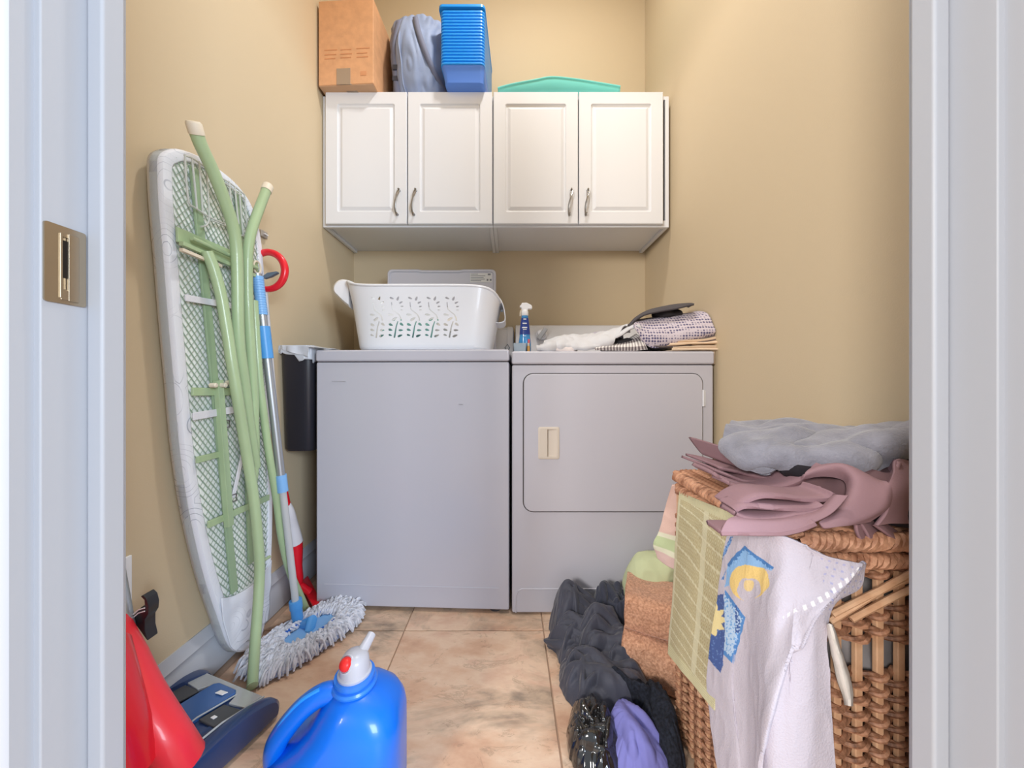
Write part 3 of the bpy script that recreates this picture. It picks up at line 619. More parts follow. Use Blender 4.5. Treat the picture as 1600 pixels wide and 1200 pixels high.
# ---------------------------------------------------------------- clothes on the dryer
def pp(lst, Y): return [P(x, y, Y) for x, y in lst]
Z0 = DZ+0.001
def foldslab(name, front, Y0, Y1, th, m, label, seed=0, zfall=0.0, group=None, cat='clothes', amp=0.002, nose=True, **k):
    """a folded cloth: the sheet runs back along the bottom, turns, and comes forward on top"""
    top = front[0]; bot = front[1]; Ym = (Y0+Y1)/2
    A = pp(top, Y0); B = pp(bot, Y0)
    for q_ in B: q_.z = max(q_.z, Z0 if Y0 > 0.9 else q_.z)
    D = Y1-Y0
    rails = [[Vector((p.x, Y1, p.z+zfall)) for p in B], B, [Vector(((p.x+q_.x)/2, Y0-0.006, (p.z+q_.z)/2)) for p, q_ in zip(A, B)], A, [Vector((p.x, Ym, p.z+zfall)) for p in A], [Vector((p.x, Y1, p.z+zfall)) for p in A]]
    o = cloth(name, rails, m, nu=60, nv=40, thick=th, amp=amp, s=30, seed=seed, **k); tag(o, label, cat, group); return o
CRM = mat('cream_cloth', (226, 204, 180), 0.9, bump=0.3, bscale=600)
foldslab('folded_linen', (((1050, 543), (1075, 541), (1100, 540), (1125, 539.5)), ((1046, 547.5), (1075, 547.5), (1100, 547.5), (1124, 548))), 1.205, 1.42, 0.003, CRM, 'cream folded linen lying flat, lowest on the right of the dryer', 3)
foldslab('folded_linen', (((1052, 532), (1075, 531), (1100, 530), (1126, 523)), ((1040, 540.5), (1075, 538.5), (1100, 538), (1127, 537))), 1.21, 1.43, 0.003, mat('peach_cloth', (232, 206, 178), 0.9, bump=0.3, bscale=600), 'peach-cream folded linen directly under the grey lining on the dryer', 4)
rails = [pp(((1112, 541), (1119, 542), (1125, 547), (1124, 557), (1118.5, 566)), Y) for Y in (1.24, 1.30, 1.36)]
for r in rails:
    for q_ in r[3:]: q_.x = max(q_.x, 0.709)
    for q_ in r: q_.x = min(q_.x, 0.7135)
rails = [[Vector((x_, Y, zz_)) for x_, zz_ in ((0.69, 0.914), (0.703, 0.918), (0.7105, 0.905), (0.711, 0.88), (0.7105, 0.862))] for Y in (1.20, 1.26, 1.34)]
o = cloth('hanging_linen', rails, CRM, nu=20, nv=20, thick=0.003, amp=0.0005); tag(o, 'beige cloth end hanging between the dryer side and right wall', 'clothes')
LINING = mat('grey_lining', (112, 102, 102), 0.9, bump=0.4, bscale=500)
foldslab('grey_cloth', (((1016, 536), (1035, 538), (1060, 534.5), (1090, 527.5), (1121, 522)), ((1018, 541.5), (1035, 543), (1060, 541), (1090, 537), (1124, 531))), 1.215, 1.40, 0.004, LINING, 'dark grey folded cloth showing beneath the blue patterned one', 8)
PATT = mat('patterned_cloth', (190, 186, 206), 0.85, bump=0.25, bscale=500)
nt = PATT.node_tree; vo = nt.nodes.new('ShaderNodeTexVoronoi'); vo.inputs['Scale'].default_value = 100; vo.inputs['Randomness'].default_value = 0.2; vo.feature = 'F1'
tcn = nt.nodes.new('ShaderNodeTexCoord'); nt.links.new(tcn.outputs['Object'], vo.inputs['Vector'])
rp = nt.nodes.new('ShaderNodeValToRGB'); rp.color_ramp.elements[0].color = (*lin((88, 84, 120)), 1); rp.color_ramp.elements[1].color = (*lin((206, 196, 206)), 1); rp.color_ramp.elements[0].position = 0.30; rp.color_ramp.elements[1].position = 0.48
nt.links.new(vo.outputs['Distance'], rp.inputs[0]); nt.links.new(rp.outputs[0], nt.nodes['Principled BSDF'].inputs['Base Color'])
Yp = 1.20
rails = [pp(((1003, 531), (1020, 543.5), (1050, 537.5), (1085, 530), (1123, 523)), 1.205),
         pp(((998, 522), (1016, 533), (1050, 530), (1085, 524), (1126, 517)), 1.195),
         pp(((990, 508), (1012, 518), (1050, 516), (1085, 511), (1125, 511)), 1.205),
         pp(((996, 502), (1020, 500), (1050, 496), (1080, 493), (1110, 490)), 1.25),
         pp(((1000, 500), (1020, 497), (1045, 494), (1070, 491), (1098, 487.5)), 1.33),
         [P(x, y, 1.45) for x, y in ((1000, 512), (1020, 508), (1040, 505), (1050, 503), (1064, 503))]]
for r in rails:
    for q_ in r: q_.x = min(q_.x, 0.711)
o = cloth('patterned_cloth', rails, PATT, nu=90, nv=60, thick=0.005, amp=0.004, s=14, seed=12); tag(o, 'folded cloth with small blue-grey geometric pattern on top of the dryer', 'clothes')
# dark cap-like piece on top
rails = [pp(((983, 511), (992, 501), (1008, 492), (1030, 487), (1055, 483), (1075, 478), (1084, 476)), 1.22), pp(((984, 506), (994, 496), (1012, 486), (1035, 480), (1058, 476), (1078, 474.5), (1084, 475.5)), 1.25), pp(((990, 505), (1000, 496), (1016, 488), (1035, 483), (1055, 480), (1070, 478), (1076, 480)), 1.33)]
o = cloth('dark_hat', rails, mat('charcoal_felt', (74, 70, 74), 0.7, bump=0.3, bscale=400), nu=50, nv=24, thick=0.006, amp=0.001); tag(o, 'curved charcoal fabric piece like a cap brim topmost on the dryer clothes', 'cap')
o = crumple('dark_sock', (P(1042, 490, 1.28).x, 1.28, 1.052), (0.045, 0.03, 0.012), mat('black_cloth_soft', (44, 42, 46), 0.9, bump=0.3), seed=4, amp=0.004, nu=40, nv=20); tag(o, 'small black cloth tucked under the charcoal brim on the dryer', 'clothes')
# black cloth, gingham, whites at the left
o = crumple('black_cloth', (P(978, 538, 1.26).x, 1.27, DZ+0.020), (0.085, 0.045, 0.026), MATS['black_cloth_soft'], seed=6, amp=0.006, amp2=0.003, nu=80, nv=40, floor=DZ+0.006); tag(o, 'crumpled black cloth behind the checked fabric edge on the dryer', 'clothes')
def ging(u, v):
    a = math.sin(u*math.pi*34) > 0; b_ = math.sin(v*math.pi*4) > 0
    return (236, 232, 228) if not a and not b_ else ((96, 88, 92) if a and b_ else (176, 168, 168))
G_ = mat('gingham_cloth', (220, 214, 210), 0.9, attr='print')
rails = [pp(((930, 547), (950, 547.5), (970, 548), (990, 548), (1012, 546)), 1.196), pp(((930, 544), (950, 541.5), (970, 541), (990, 540), (1008, 538)), 1.200), pp(((935, 541), (955, 538), (972, 536), (988, 532), (1002, 527)), 1.225), pp(((940, 541), (960, 538), (972, 534), (984, 528), (994, 522)), 1.26)]
o = cloth('checked_cloth', rails, G_, nu=170, nv=30, thick=0.003, amp=0.0015, s=40, fn=ging); tag(o, 'black and white checked cloth edge along the dryer front', 'clothes')
WCL = mat('white_cotton', (206, 206, 210), 0.9, bump=0.3, bscale=500)
rails = [pp(((842, 547), (862, 547), (885, 546), (910, 545), (935, 543), (955, 539)), 1.21), pp(((838, 543), (860, 541), (883, 538), (910, 541), (940, 537), (962, 529)), 1.205), pp(((848, 538), (865, 533), (884, 529), (915, 529), (945, 522), (975, 514)), 1.24), pp(((855, 534), (868, 529), (890, 526), (920, 525), (950, 518), (985, 510)), 1.32), pp(((860, 540), (870, 538), (890, 536), (920, 534), (950, 528), (985, 520)), 1.42)]
o = cloth('white_shirt', rails, WCL, nu=110, nv=70, thick=0.004, amp=0.006, s=16, seed=15, amp2=0.006, s2=26); tag(o, 'white cotton garment spread on the dryer left of the folded pile', 'clothes')
rails = [pp(((955, 532), (972, 524), (985, 515), (998, 512), (1003, 520)), 1.205), pp(((958, 527), (974, 518), (988, 510), (998, 509), (1002, 514)), 1.21), pp(((962, 522), (975, 515), (988, 508), (996, 507), (1000, 511)), 1.25)]
o = cloth('white_cuff', rails, WCL, nu=40, nv=24, thick=0.006, amp=0.002, s=30, seed=3); tag(o, 'rolled white cloth against the left edge of the patterned fabric', 'clothes')
o = crumple('lavender_cloth', (P(945, 519, 1.36).x, 1.36, DZ+0.068), (0.062, 0.04, 0.02), mat('lavender_grey_cloth', (176, 170, 182), 0.9, bump=0.3), seed=11, amp=0.006, amp2=0.002, nu=70, nv=30); tag(o, 'grey-lavender cloth rumpled behind the white garment on the dryer', 'clothes')
o = crumple('white_sock', (P(872, 541, 1.22).x, 1.228, DZ+0.010), (0.07, 0.025, 0.012), mat('off_white_cloth', (228, 218, 216), 0.9, bump=0.3), seed=21, amp=0.005, amp2=0.003, nu=70, nv=30, floor=DZ+0.001); tag(o, 'off-white cloth strip at the dryer front edge near the spray bottle', 'clothes')

# ---------------------------------------------------------------- ironing board
ib = thing('ironing_board', (-0.79, 0.98, 0), 'folded ironing board with sage green legs leaning on the left wall', 'ironing board')
BXo, BXi = -0.805, -0.775
outer_px = ((272, 233), (254, 235), (243, 243), (240.5, 262), (243, 320), (250, 400), (258, 500), (267, 600), (276, 700), (291, 800), (314, 900), (339, 975), (352, 1008), (368, 1019), (388, 1012), (402, 995), (410, 950), (416, 890), (419, 795), (417, 700), (414, 600), (410, 500), (405, 420), (399, 365), (386, 322), (366, 292), (340, 268), (305, 245))
outl = [PX(x, y, -0.79) for x, y in outer_px]; outl = [Vector((0, p.y, p.z)) for p in outl]
OC = catmull(outl, 160, closed=True)
cen = Vector((0, sum(p.y for p in OC)/160, 0))
def inset(d, nose=True):
    out = []
    for i, p in enumerate(OC):
        t = (OC[(i+1) % 160]-OC[i-1]).normalized(); nn = Vector((0, -t.z, t.y)); q_ = p+nn*d
        c_ = Vector((0, 0.98, p.z))
        if (q_-Vector((0, 0.985, 0.75))).length > (p-Vector((0, 0.985, 0.75))).length+0.001 and not (0.25 < p.z < 1.2): q_ = p-nn*d
        elif 0.25 <= p.z <= 1.2 and abs(q_.y-c_.y) > abs(p.y-c_.y): q_ = p-nn*d
        out.append(q_)
    return out
def at_x(ps, x): return [Vector((x, p.y, p.z)) for p in ps]
i0 = inset(0.004); i1 = inset(0.022); i2 = inset(0.026)
part(ib, 'board_pad', MB().rings([at_x(i0, BXo), at_x(OC, BXo+0.004), at_x(OC, BXi-0.008), at_x(i0, BXi-0.001), at_x(i0, BXi-0.002)]), PADW)
cv = MB(); cv.rings([at_x(OC, BXo-0.001), at_x([p for p in OC], BXi-0.004), at_x(i0, BXi+0.0015), at_x(i1, BXi+0.003), at_x(i2, BXi+0.0005)], False, False)
cvo = part(ib, 'fabric_cover', cv, COVER, solid=0.0015)
# print of dotted circles on the cover side: procedural, in the cover's own coordinates
nt = COVER.node_tree; tcn = nt.nodes.new('ShaderNodeTexCoord'); vo = nt.nodes.new('ShaderNodeTexVoronoi'); vo.inputs['Scale'].default_value = 9; nt.links.new(tcn.outputs['Object'], vo.inputs['Vector'])
mu = nt.nodes.new('ShaderNodeMath'); mu.operation = 'MULTIPLY'; mu.inputs[1].default_value = 62; nt.links.new(vo.outputs['Distance'], mu.inputs[0])
si = nt.nodes.new('ShaderNodeMath'); si.operation = 'SINE'; nt.links.new(mu.outputs[0], si.inputs[0])
rp = nt.nodes.new('ShaderNodeMapRange'); rp.inputs[1].default_value = 0.93; rp.inputs[2].default_value = 1.0; nt.links.new(si.outputs[0], rp.inputs[0])
no_ = nt.nodes.new('ShaderNodeTexNoise'); no_.inputs['Scale'].default_value = 7; nt.links.new(tcn.outputs['Object'], no_.inputs['Vector'])
r2 = nt.nodes.new('ShaderNodeMapRange'); r2.inputs[1].default_value = 0.45; r2.inputs[2].default_value = 0.6; nt.links.new(no_.outputs['Fac'], r2.inputs[0])
m2 = nt.nodes.new('ShaderNodeMath'); m2.operation = 'MULTIPLY'; nt.links.new(rp.outputs[0], m2.inputs[0]); nt.links.new(r2.outputs[0], m2.inputs[1])
mx = nt.nodes.new('ShaderNodeMix'); mx.data_type = 'RGBA'; mx.inputs['A'].default_value = (*lin((228, 231, 239)), 1); mx.inputs['B'].default_value = (*lin((150, 156, 172)), 1); nt.links.new(m2.outputs[0], mx.inputs['Factor'])
nt.links.new(mx.outputs['Result'], nt.nodes['Principled BSDF'].inputs['Base Color'])
# cover gathered over the nose
low = [p for p in OC if p.z < 0.33]
ys = lambda z: (min(p.y for p in OC if abs(p.z-z) < 0.02), max(p.y for p in OC if abs(p.z-z) < 0.02))
rails = []
for z in (0.045, 0.07, 0.11, 0.15, 0.180, 0.195):
    a_, b_ = ys(z); row = []
    for k in range(9):
        u = k/8; bow = (0.03*(2*u-1)**2)*max(0, z-0.14)/0.055
        row.append(Vector((BXi+0.0045, a_+0.003+(b_-a_-0.006)*u, z+bow)))
    rails.append(row)
mb = MB(); mb.grid(ripple(loft(rails, 40, 40), 0.004, 24, 3)); part(ib, 'nose_pocket', mb, COVER, solid=0.0015)
# steel rim tube and expanded metal
i3 = inset(0.030); rimp = [p for p in at_x(i3, BXi+0.003) if p.z > 0.2]
def inside(y, z, poly):
    c_ = False; n_ = len(poly)
    for i in range(n_):
        a_, b_ = poly[i], poly[i-1]
        if (a_.z > z) != (b_.z > z) and y < (b_.y-a_.y)*(z-a_.z)/(b_.z-a_.z)+a_.y: c_ = not c_
    return c_
poly = i2[::2]; cy_, cz_ = 0.0155, 0.0100; mb = MB(); r_ = 0.0008; xm = BXi+0.0025
for iz in range(int(0.20/cz_), int(1.40/cz_)):
    z = iz*cz_; off = 0 if iz % 2 else cy_/2
    for iy in range(int(0.74/cy_), int(1.16/cy_)):
        y = iy*cy_+off
        if not inside(y, z, poly): continue
        for s_ in (-1, 1):
            y2, z2 = y+s_*cy_/2, z+cz_
            mb.add([(xm, y-r_, z), (xm, y+r_, z), (xm, y2+r_, z2), (xm, y2-r_, z2), (xm-0.0015, y-r_, z-0.002), (xm-0.0015, y2-r_, z2-0.002)], [(0, 1, 2, 3), (0, 3, 5, 4)])
me_ = part(ib, 'expanded_mesh', mb, mat('sage_mesh', (148, 168, 150), 0.5), smooth=False, fix=False); me_['kind'] = 'stuff'
BX2 = BXi+0.006
def flat(name, a, b_, wd, th=0.006, m=GREEN, x=BX2, extend=0):
    A, B = PX(*a, x), PX(*b_, x); mb = MB(); mb.bar(A, B, wd, th, up=(1, 0, 0)); return part(ib, name, mb, m, bevel=0.0012)
flat('frame_rail', (303, 262), (366, 925), 0.022, m=GREEN2); flat('frame_rail', (372, 300), (392, 880), 0.020, m=GREEN2)
flat('cross_bar', (276, 366), (402, 418), 0.034, x=BXi+0.010); flat('catch_rail', (283, 380), (400, 432), 0.010, x=BXi+0.022, th=0.012); flat('catch_rail', (283, 390), (345, 416), 0.008, x=BXi+0.026, th=0.010, m=CREAM)
a_ = PX(300, 372, BXi+0.03); b_ = PX(402, 419, BXi+0.03); part(ib, 'catch_rod', MB().tube([a_, b_], 0.005, 10), GREEN)
flat('cross_bar', (300, 612), (402, 612), 0.020, x=BXi+0.010); flat('cross_bar', (307, 719), (345, 709), 0.016, x=BXi+0.010); flat('cross_bar', (325, 820), (420, 777), 0.018, x=BXi+0.010)
flat('slotted_track', (341, 594), (358, 822), 0.018, x=BXi+0.018, th=0.014)
STP = mat('elastic_strap', (216, 216, 222), 0.85, bump=0.3)
flat('elastic_strap', (289, 465), (362, 478), 0.016, 0.003, STP, BXi+0.014); flat('elastic_strap', (301, 651), (372, 639), 0.019, 0.003, STP, BXi+0.014)
flat('elastic_strap', (380, 705), (364, 778), 0.012, 0.003, STP, BXi+0.014); flat('elastic_strap', (404, 600), (416, 690), 0.010, 0.003, STP, BXi+0.014)
for x, y in ((354, 662), (365, 778)):
    p = PX(x, y, BXi+0.02); part(ib, 'strap_buckle', MB().tube([p+Vector(q_) for q_ in ((0, -0.012, 0.010), (0, 0.010, 0.008), (0, 0.010, -0.010), (0, -0.012, -0.010))], 0.0022, 6, closed=True), STEEL)
for x, y in ((334, 602), (349, 602), (359, 598), (385, 597)):
    p = PX(x, y, BXi+0.030); part(ib, 'pivot_bolt', MB().lathe([(0.006, -0.008), (0.006, 0.006), (0.004, 0.008)], p, 12, axis=(1, 0, 0)), CREAM)
# wire iron rest
def wires(pls, x, r_=0.0022):
    mb = MB()
    for pl in pls: mb.tube(catmull([PX(a_, b_, x) for a_, b_ in pl], 14), r_, 6)
    return mb
part(ib, 'wire_rest', wires([((289, 241), (291, 280), (295, 315), (300, 322)), ((300, 247), (304, 285), (308, 327)), ((311, 252), (314, 290), (317, 334)), ((322, 262), (325, 300), (327, 340), (322, 352), (314, 354)), ((295, 318), (310, 328), (327, 339), (350, 349)), ((288, 243), (300, 247), (322, 262), (330, 268))], BXi+0.020), mat('wire_grey', (190, 192, 186), 0.4))
part(ib, 'wire_rest', wires([((358, 283), (361, 315), (364, 342)), ((367, 292), (370, 325), (373, 350)), ((374, 297), (377, 335), (380, 366)), ((382, 304), (385, 340), (386, 362), (378, 368), (372, 364)), ((340, 275), (358, 285), (382, 304)), ((342, 280), (358, 291), (382, 311)), ((330, 344), (350, 352), (372, 362))], BXi+0.020), mat('wire_grey', (190, 192, 186), 0.4))
# legs and feet tubes
def leg(name, pl, xa_, xb_, r_, m=GREEN, flatend=False):
    xs = np.linspace(xa_, xb_, len(pl)); pts = catmull([PX(a_, b_, x) for (a_, b_), x in zip(pl, xs)], 70)
    return part(ib, name, MB().tube(pts, r_, 16), m), pts
leg('leg', ((323, 393), (334, 420), (345, 460), (352, 500), (357, 530), (362, 565), (371, 620), (384, 700), (395, 767), (401, 820), (405.5, 880), (404, 930), (399, 1000), (395, 1060), (394.5, 1072)), -0.742, -0.660, 0.0125)
o_, t1 = leg('leg', ((304, 198), (313, 225), (333, 268), (350, 311), (363, 350), (369, 385), (371, 430), (372, 500), (375, 550), (382, 600), (388, 650), (395, 700), (399, 730)), -0.695, -0.745, 0.0135)
o_, t2 = leg('leg', ((418, 293), (407, 321), (394, 358), (388, 390), (387, 440), (389, 500), (393, 560), (396.5, 620), (397, 660), (398, 700), (396, 740), (392, 765)), -0.715, -0.750, 0.0125)
leg('leg', ((397, 470), (400, 520), (405, 590), (413, 655), (421, 713), (432, 780), (440, 840), (452, 890), (468, 928), (481, 957)), -0.752, -0.700, 0.0105)
for t, r_ in ((t1, 0.0150), (t2, 0.0142)):
    d = (t[0]-t[2]).normalized(); part(ib, 'end_cap', MB().lathe([(r_, -0.014), (r_, 0.006), (r_*0.8, 0.010), (0.001, 0.011)], t[0], 18, axis=d), CREAM)
p = PX(421, 870, -0.70); b_ = PX(402, 882, -0.69); part(ib, 'stay_rod', MB().tube([p, b_], 0.0045, 8), GREEN)

# ---------------------------------------------------------------- dust mop
mp_ = thing('dust_mop', (-0.63, 1.06, 0), 'string dust mop with blue fittings and an extending metal pole', 'mop')
def pole(rt, name, pl, xs, r_, m, n_=20, rr_=None):
    pts = [PX(a_, b_, x) for (a_, b_), x in zip(pl, xs)]
    if len(pts) > 2: pts = catmull(pts, n_)
    return part(rt, name, MB().tube(pts, r_, 14), m)
ptop = PX(402, 425, -0.752); pbot = P(467, 985, 1.105)
def along(t): return ptop*(1-t)+pbot*t
def seg(name, t0_, t1_, r_, m): return part(mp_, name, MB().tube([along(t0_), along(t1_)], r_, 16), m)
def tz(y):   # photo row -> parameter on the pole
    lo, hi = -0.1, 1.1
    for _ in range(40):
        c_ = (lo+hi)/2; p = along(c_); yy = CY+(EYE-p.z)*F/p.y
        if yy < y: lo = c_
        else: hi = c_
    return lo
seg('pole_upper', tz(428), tz(742), 0.0120, ALU); seg('pole_lower', tz(742), tz(952), 0.0102, mat('pole_grey', (188, 190, 192), 0.35, coat=0.2))
seg('grip', tz(432), tz(492), 0.0145, BLUEP2); seg('grip', tz(510), tz(560), 0.0168, BLUEP); seg('clamp_collar', tz(742), tz(768), 0.0155, BLUEP2)
mb = MB()
for k in range(14): 
    t = tz(438)+(tz(488)-tz(438))*k/13; p = along(t); d = (pbot-ptop).normalized(); mb.lathe([(0.0142, -0.0008), (0.0153, 0), (0.0142, 0.0008)], p, 14, axis=d)
part(mp_, 'grip_rib', mb, BLUEP2)
p = along(tz(424)); part(mp_, 'hanging_loop', MB().tube([p+Vector((0, 0.014*math.cos(a_), 0.012+0.018*math.sin(a_))) for a_ in np.linspace(0, 2*math.pi, 20)[:-1]], 0.0025, 8, closed=True), CREAM)
seg('socket', tz(940), tz(985), 0.0165, BLUEP); seg('socket', tz(938), tz(950), 0.0185, BLUEP)
hc = Vector((-0.622, 1.070, 0)); ax = Vector((0.48, 0.877, 0)).normalized(); bx_ = Vector((-ax.y, ax.x, 0))
part(mp_, 'swivel_joint', MB().tube([along(tz(980)), hc+Vector((0.0, 0.01, 0.050)), hc+Vector((0, 0, 0.028))], [0.015, 0.018, 0.014], 14), BLUEP)
rr = []
for s_, z in ((0.9, 0.012), (1.0, 0.016), (1.0, 0.024), (0.92, 0.030), (0.6, 0.032)):
    rr.append([hc+ax*(0.135*s_*math.copysign(abs(math.cos(a_))**0.7, math.cos(a_)))+bx_*(0.042*s_*math.copysign(abs(math.sin(a_))**0.7, math.sin(a_)))+Vector((0, 0, z)) for a_ in np.linspace(0, 2*math.pi, 49)[:-1]])
part(mp_, 'frame_plate', MB().rings(rr), BLUEP2)
YARN = mat('yarn', (228, 231, 242), 0.95, var=0.16, vscale=60, bump=0.5, bscale=900)
rnd = random.Random(4); mb = MB()
def ell(a_, k): return hc+ax*(0.168*k*math.copysign(abs(math.cos(a_))**0.75, math.cos(a_)))+bx_*(0.085*k*math.copysign(abs(math.sin(a_))**0.75, math.sin(a_)))
for k in range(1500):
    a_ = rnd.uniform(0, 2*math.pi); k0 = rnd.uniform(0.42, 0.90); k1 = k0+rnd.uniform(0.10, 0.26); da = rnd.uniform(-0.16, 0.16)
    z0_ = 0.030-0.012*max(0, k0-0.5)+rnd.uniform(0, 0.010); p0 = ell(a_, k0)+Vector((0, 0, z0_)); pm = ell(a_+da*0.5, (k0+k1)/2)+Vector((0, 0, z0_+rnd.uniform(0.004, 0.014))); p1 = ell(a_+da, k1)+Vector((0, 0, max(0.005, z0_-rnd.uniform(0.008, 0.03))))
    mb.tube(catmull([p0, pm, p1], 6), [0.0030, 0.0040, 0.0042, 0.0042, 0.0038, 0.0030], 5)
yo = part(mp_, 'yarn_fringe', mb, YARN, fix=False); yo['kind'] = 'stuff'
rr = [[ell(a_, s_)+Vector((0, 0, z)) for a_ in np.linspace(0, 2*math.pi, 65)[:-1]] for s_, z in ((0.9, 0.002), (1.02, 0.010), (0.98, 0.022), (0.55, 0.026))]
part(mp_, 'mop_backing', MB().rings(rr), mat('backing_cloth', (150, 160, 190), 0.95, bump=0.5, bscale=300))
for k0, k1, sgn in ((0.35, 2.2, 1), (3.5, 5.4, 1)):
    pts = [ell(a_, 0.50)+Vector((0, 0, 0.041)) for a_ in np.linspace(k0, k1, 20)]; part(mp_, 'elastic_edge', MB().tube(pts, 0.0045, 8), mat('royal_blue_cloth', (36, 96, 190), 0.8))

# ---------------------------------------------------------------- spray mop behind it
sm = thing('spray_mop', (-0.70, 1.33, 0), 'red and white spray mop with a ring handle, behind the dust mop', 'mop')
Ys = 1.08; c_ = P(418.5, 423, Ys); R_ = 0.058
pts = [Vector((c_.x+R_*math.cos(a_)*0.92, Ys, c_.z+R_*math.sin(a_))) for a_ in np.linspace(math.radians(-120), math.radians(170), 40)]
part(sm, 'ring_handle', MB().tube(pts, [0.0085+0.0025*math.sin(k/39*math.pi) for k in range(40)], 12), REDP)
tg = [P(411, 433, Ys), P(419, 427, Ys), P(434, 424.5, Ys), P(435, 427, Ys), P(424, 433, Ys), P(414, 436, Ys)]
part(sm, 'trigger', MB().prism([p+Vector((0, -0.006, 0)) for p in tg], (0, 0.012, 0)), GREYP, bevel=0.0015)
top_ = P(411, 447, Ys); low_ = P(440, 772, 1.19); mid_ = P(458, 850, 1.325)
part(sm, 'shaft', MB().tube([top_, low_], 0.011, 12), mat('shaft_white', (222, 222, 226), 0.35))
part(sm, 'shaft_collar', MB().tube([P(438, 768, 1.185), P(444, 795, 1.20)], 0.022, 14), REDP)
pts = [P(443, 786, 1.198), P(449, 800, 1.205), P(453, 820, 1.22), P(457, 838, 1.23), P(459, 848, 1.235)]
part(sm, 'spray_bottle', MB().tube(catmull(pts, 16), [0.018+0.012*math.sin(k/15*1.4) for k in range(16)], 16), mat('tank_white', (214, 214, 222), 0.3))
pts = [P(459, 848, 1.235), P(461, 868, 1.24), P(463, 888, 1.245), P(466, 905, 1.25), P(467, 915, 1.25)]
part(sm, 'spray_nozzle', MB().tube(catmull(pts, 12), [0.028, 0.027, 0.026, 0.024, 0.022, 0.020, 0.019, 0.018, 0.017, 0.015, 0.013, 0.012], 14), REDP)
A = PH(419, 914, 0.020); B = PH(497, 956, 0.016); d = (B-A); A.x = max(A.x, -0.808)
pf = MB(); u = Vector((-0.35, 0.9, 0)).normalized()*0.035
pf.rings([[A-u*0.1+Vector((0, 0, 0.0)), A+u*1.6, B+u*1.6, B-u*0.6], [A-u*0.1+Vector((0, 0, 0.010)), A+u*1.6+Vector((0, 0, 0.010)), B+u*1.6+Vector((0, 0, 0.010)), B-u*0.6+Vector((0, 0, 0.010))]])
for k in range(8): pf.v[k] = (max(pf.v[k][0], -0.808), pf.v[k][1], pf.v[k][2])
part(sm, 'mop_plate', pf, REDP, bevel=0.004)
pd = MB(); pd.v = [(v[0], v[1], v[2]-0.016 if k < 4 else v[2]-0.0105) for k, v in enumerate(pf.v)]; pd.f = list(pf.f); pd.v = [(v[0], v[1], max(0.002, v[2])) for v in pd.v]; part(sm, 'mop_pad', pd, mat('maroon_pad', (120, 20, 34), 0.9, bump=0.4))
q_ = (A+B)/2+u*0.5; part(sm, 'plate_joint', MB().tube([P(467, 912, 1.25), q_+Vector((0, 0, 0.012))], [0.011, 0.014], 12), REDP)

# ---------------------------------------------------------------- vacuum cleaner
vc = thing('vacuum_cleaner', (-0.72, 0.74, 0), 'red and navy upright vacuum cleaner with a clear nozzle window by the left jamb', 'vacuum cleaner')
NAVY = mat('navy_plastic', (44, 62, 104), 0.28, coat=0.3); NAVY2 = mat('mid_blue_plastic', (56, 96, 158), 0.3, coat=0.3); CLR = mat('smoky_clear', (206, 212, 216), 0.12, trans=0.35, coat=0.5); CHAR = mat('charcoal_panel', (72, 74, 78), 0.5)
VM = Matrix.Translation((-0.683, 0.865, 0)) @ Matrix.Rotation(math.radians(-19), 4, 'Z')   # origin: middle of the nozzle front, +y forward, +x right
def vpt(x, y, z):
    p = VM @ Vector((x, y, z)); p.x = max(p.x, -0.822); return p
def vring(z, ins, y0=-0.30, hw=0.108, zf=1.0):
    out = []
    pts = [(-hw, -0.02), (-hw+0.010, 0.0), (hw-0.010, 0.0), (hw, -0.02), (hw+0.002, -0.11), (hw-0.010, -0.17), (0.075, -0.20), (0.07, y0), (-0.07, y0), (-0.075, -0.20), (-hw+0.012, -0.16), (-hw, -0.10)]
    q_ = catmull([(x, y, 0) for x, y in pts], 72, closed=True)
    for p in q_:
        s_ = 1-ins/0.13; y = -0.10+(p.y+0.10)*(1-ins/0.11)
        fall = max(0, (y+0.11)/0.11); out.append(vpt(p.x*s_, y, z*(1-0.35*fall*zf)))
    return out
part(vc, 'foot_housing', MB().rings([vring(0.008, 0.004), vring(0.012, 0), vring(0.050, 0), vring(0.062, 0.006), vring(0.068, 0.014), vring(0.069, 0.03)]), NAVY)
def vpatch(name, poly, z0_, z1_, m, **k):
    bot = [vpt(x, y, z0_*(1-0.35*max(0, (y+0.11)/0.11))) for x, y in poly]; top = [vpt(x, y, z1_*(1-0.35*max(0, (y+0.11)/0.11))) for x, y in poly]
    return part(vc, name, MB().rings([bot, top]), m, bevel=k.get('bevel', 0.002))
vpatch('nozzle_window', [(-0.112, -0.008), (0.098, -0.008), (0.100, -0.05), (0.055, -0.055), (0.045, -0.035), (-0.045, -0.035), (-0.055, -0.055), (-0.112, -0.05)], 0.060, 0.0735, CLR)
vpatch('dark_insert', [(-0.112, -0.055), (-0.048, -0.055), (-0.048, -0.105), (-0.105, -0.110)], 0.066, 0.0715, CHAR); vpatch('dark_insert', [(0.048, -0.060), (0.104, -0.055), (0.098, -0.110), (0.048, -0.110)], 0.066, 0.0715, CHAR)
vpatch('centre_cover', [(-0.040, -0.030), (-0.030, -0.022), (0.030, -0.022), (0.040, -0.030), (0.040, -0.19), (-0.040, -0.19)], 0.066, 0.080, NAVY2, bevel=0.004)
vpatch('cover_badge', [(0.004, -0.040), (0.026, -0.038), (0.024, -0.050), (0.003, -0.052)], 0.079, 0.0815, WHITEP, bevel=0.0005); vpatch('badge_dot', [(0.066, -0.090), (0.076, -0.090), (0.076, -0.098), (0.066, -0.098)], 0.070, 0.073, WHITEP, bevel=0.0005)
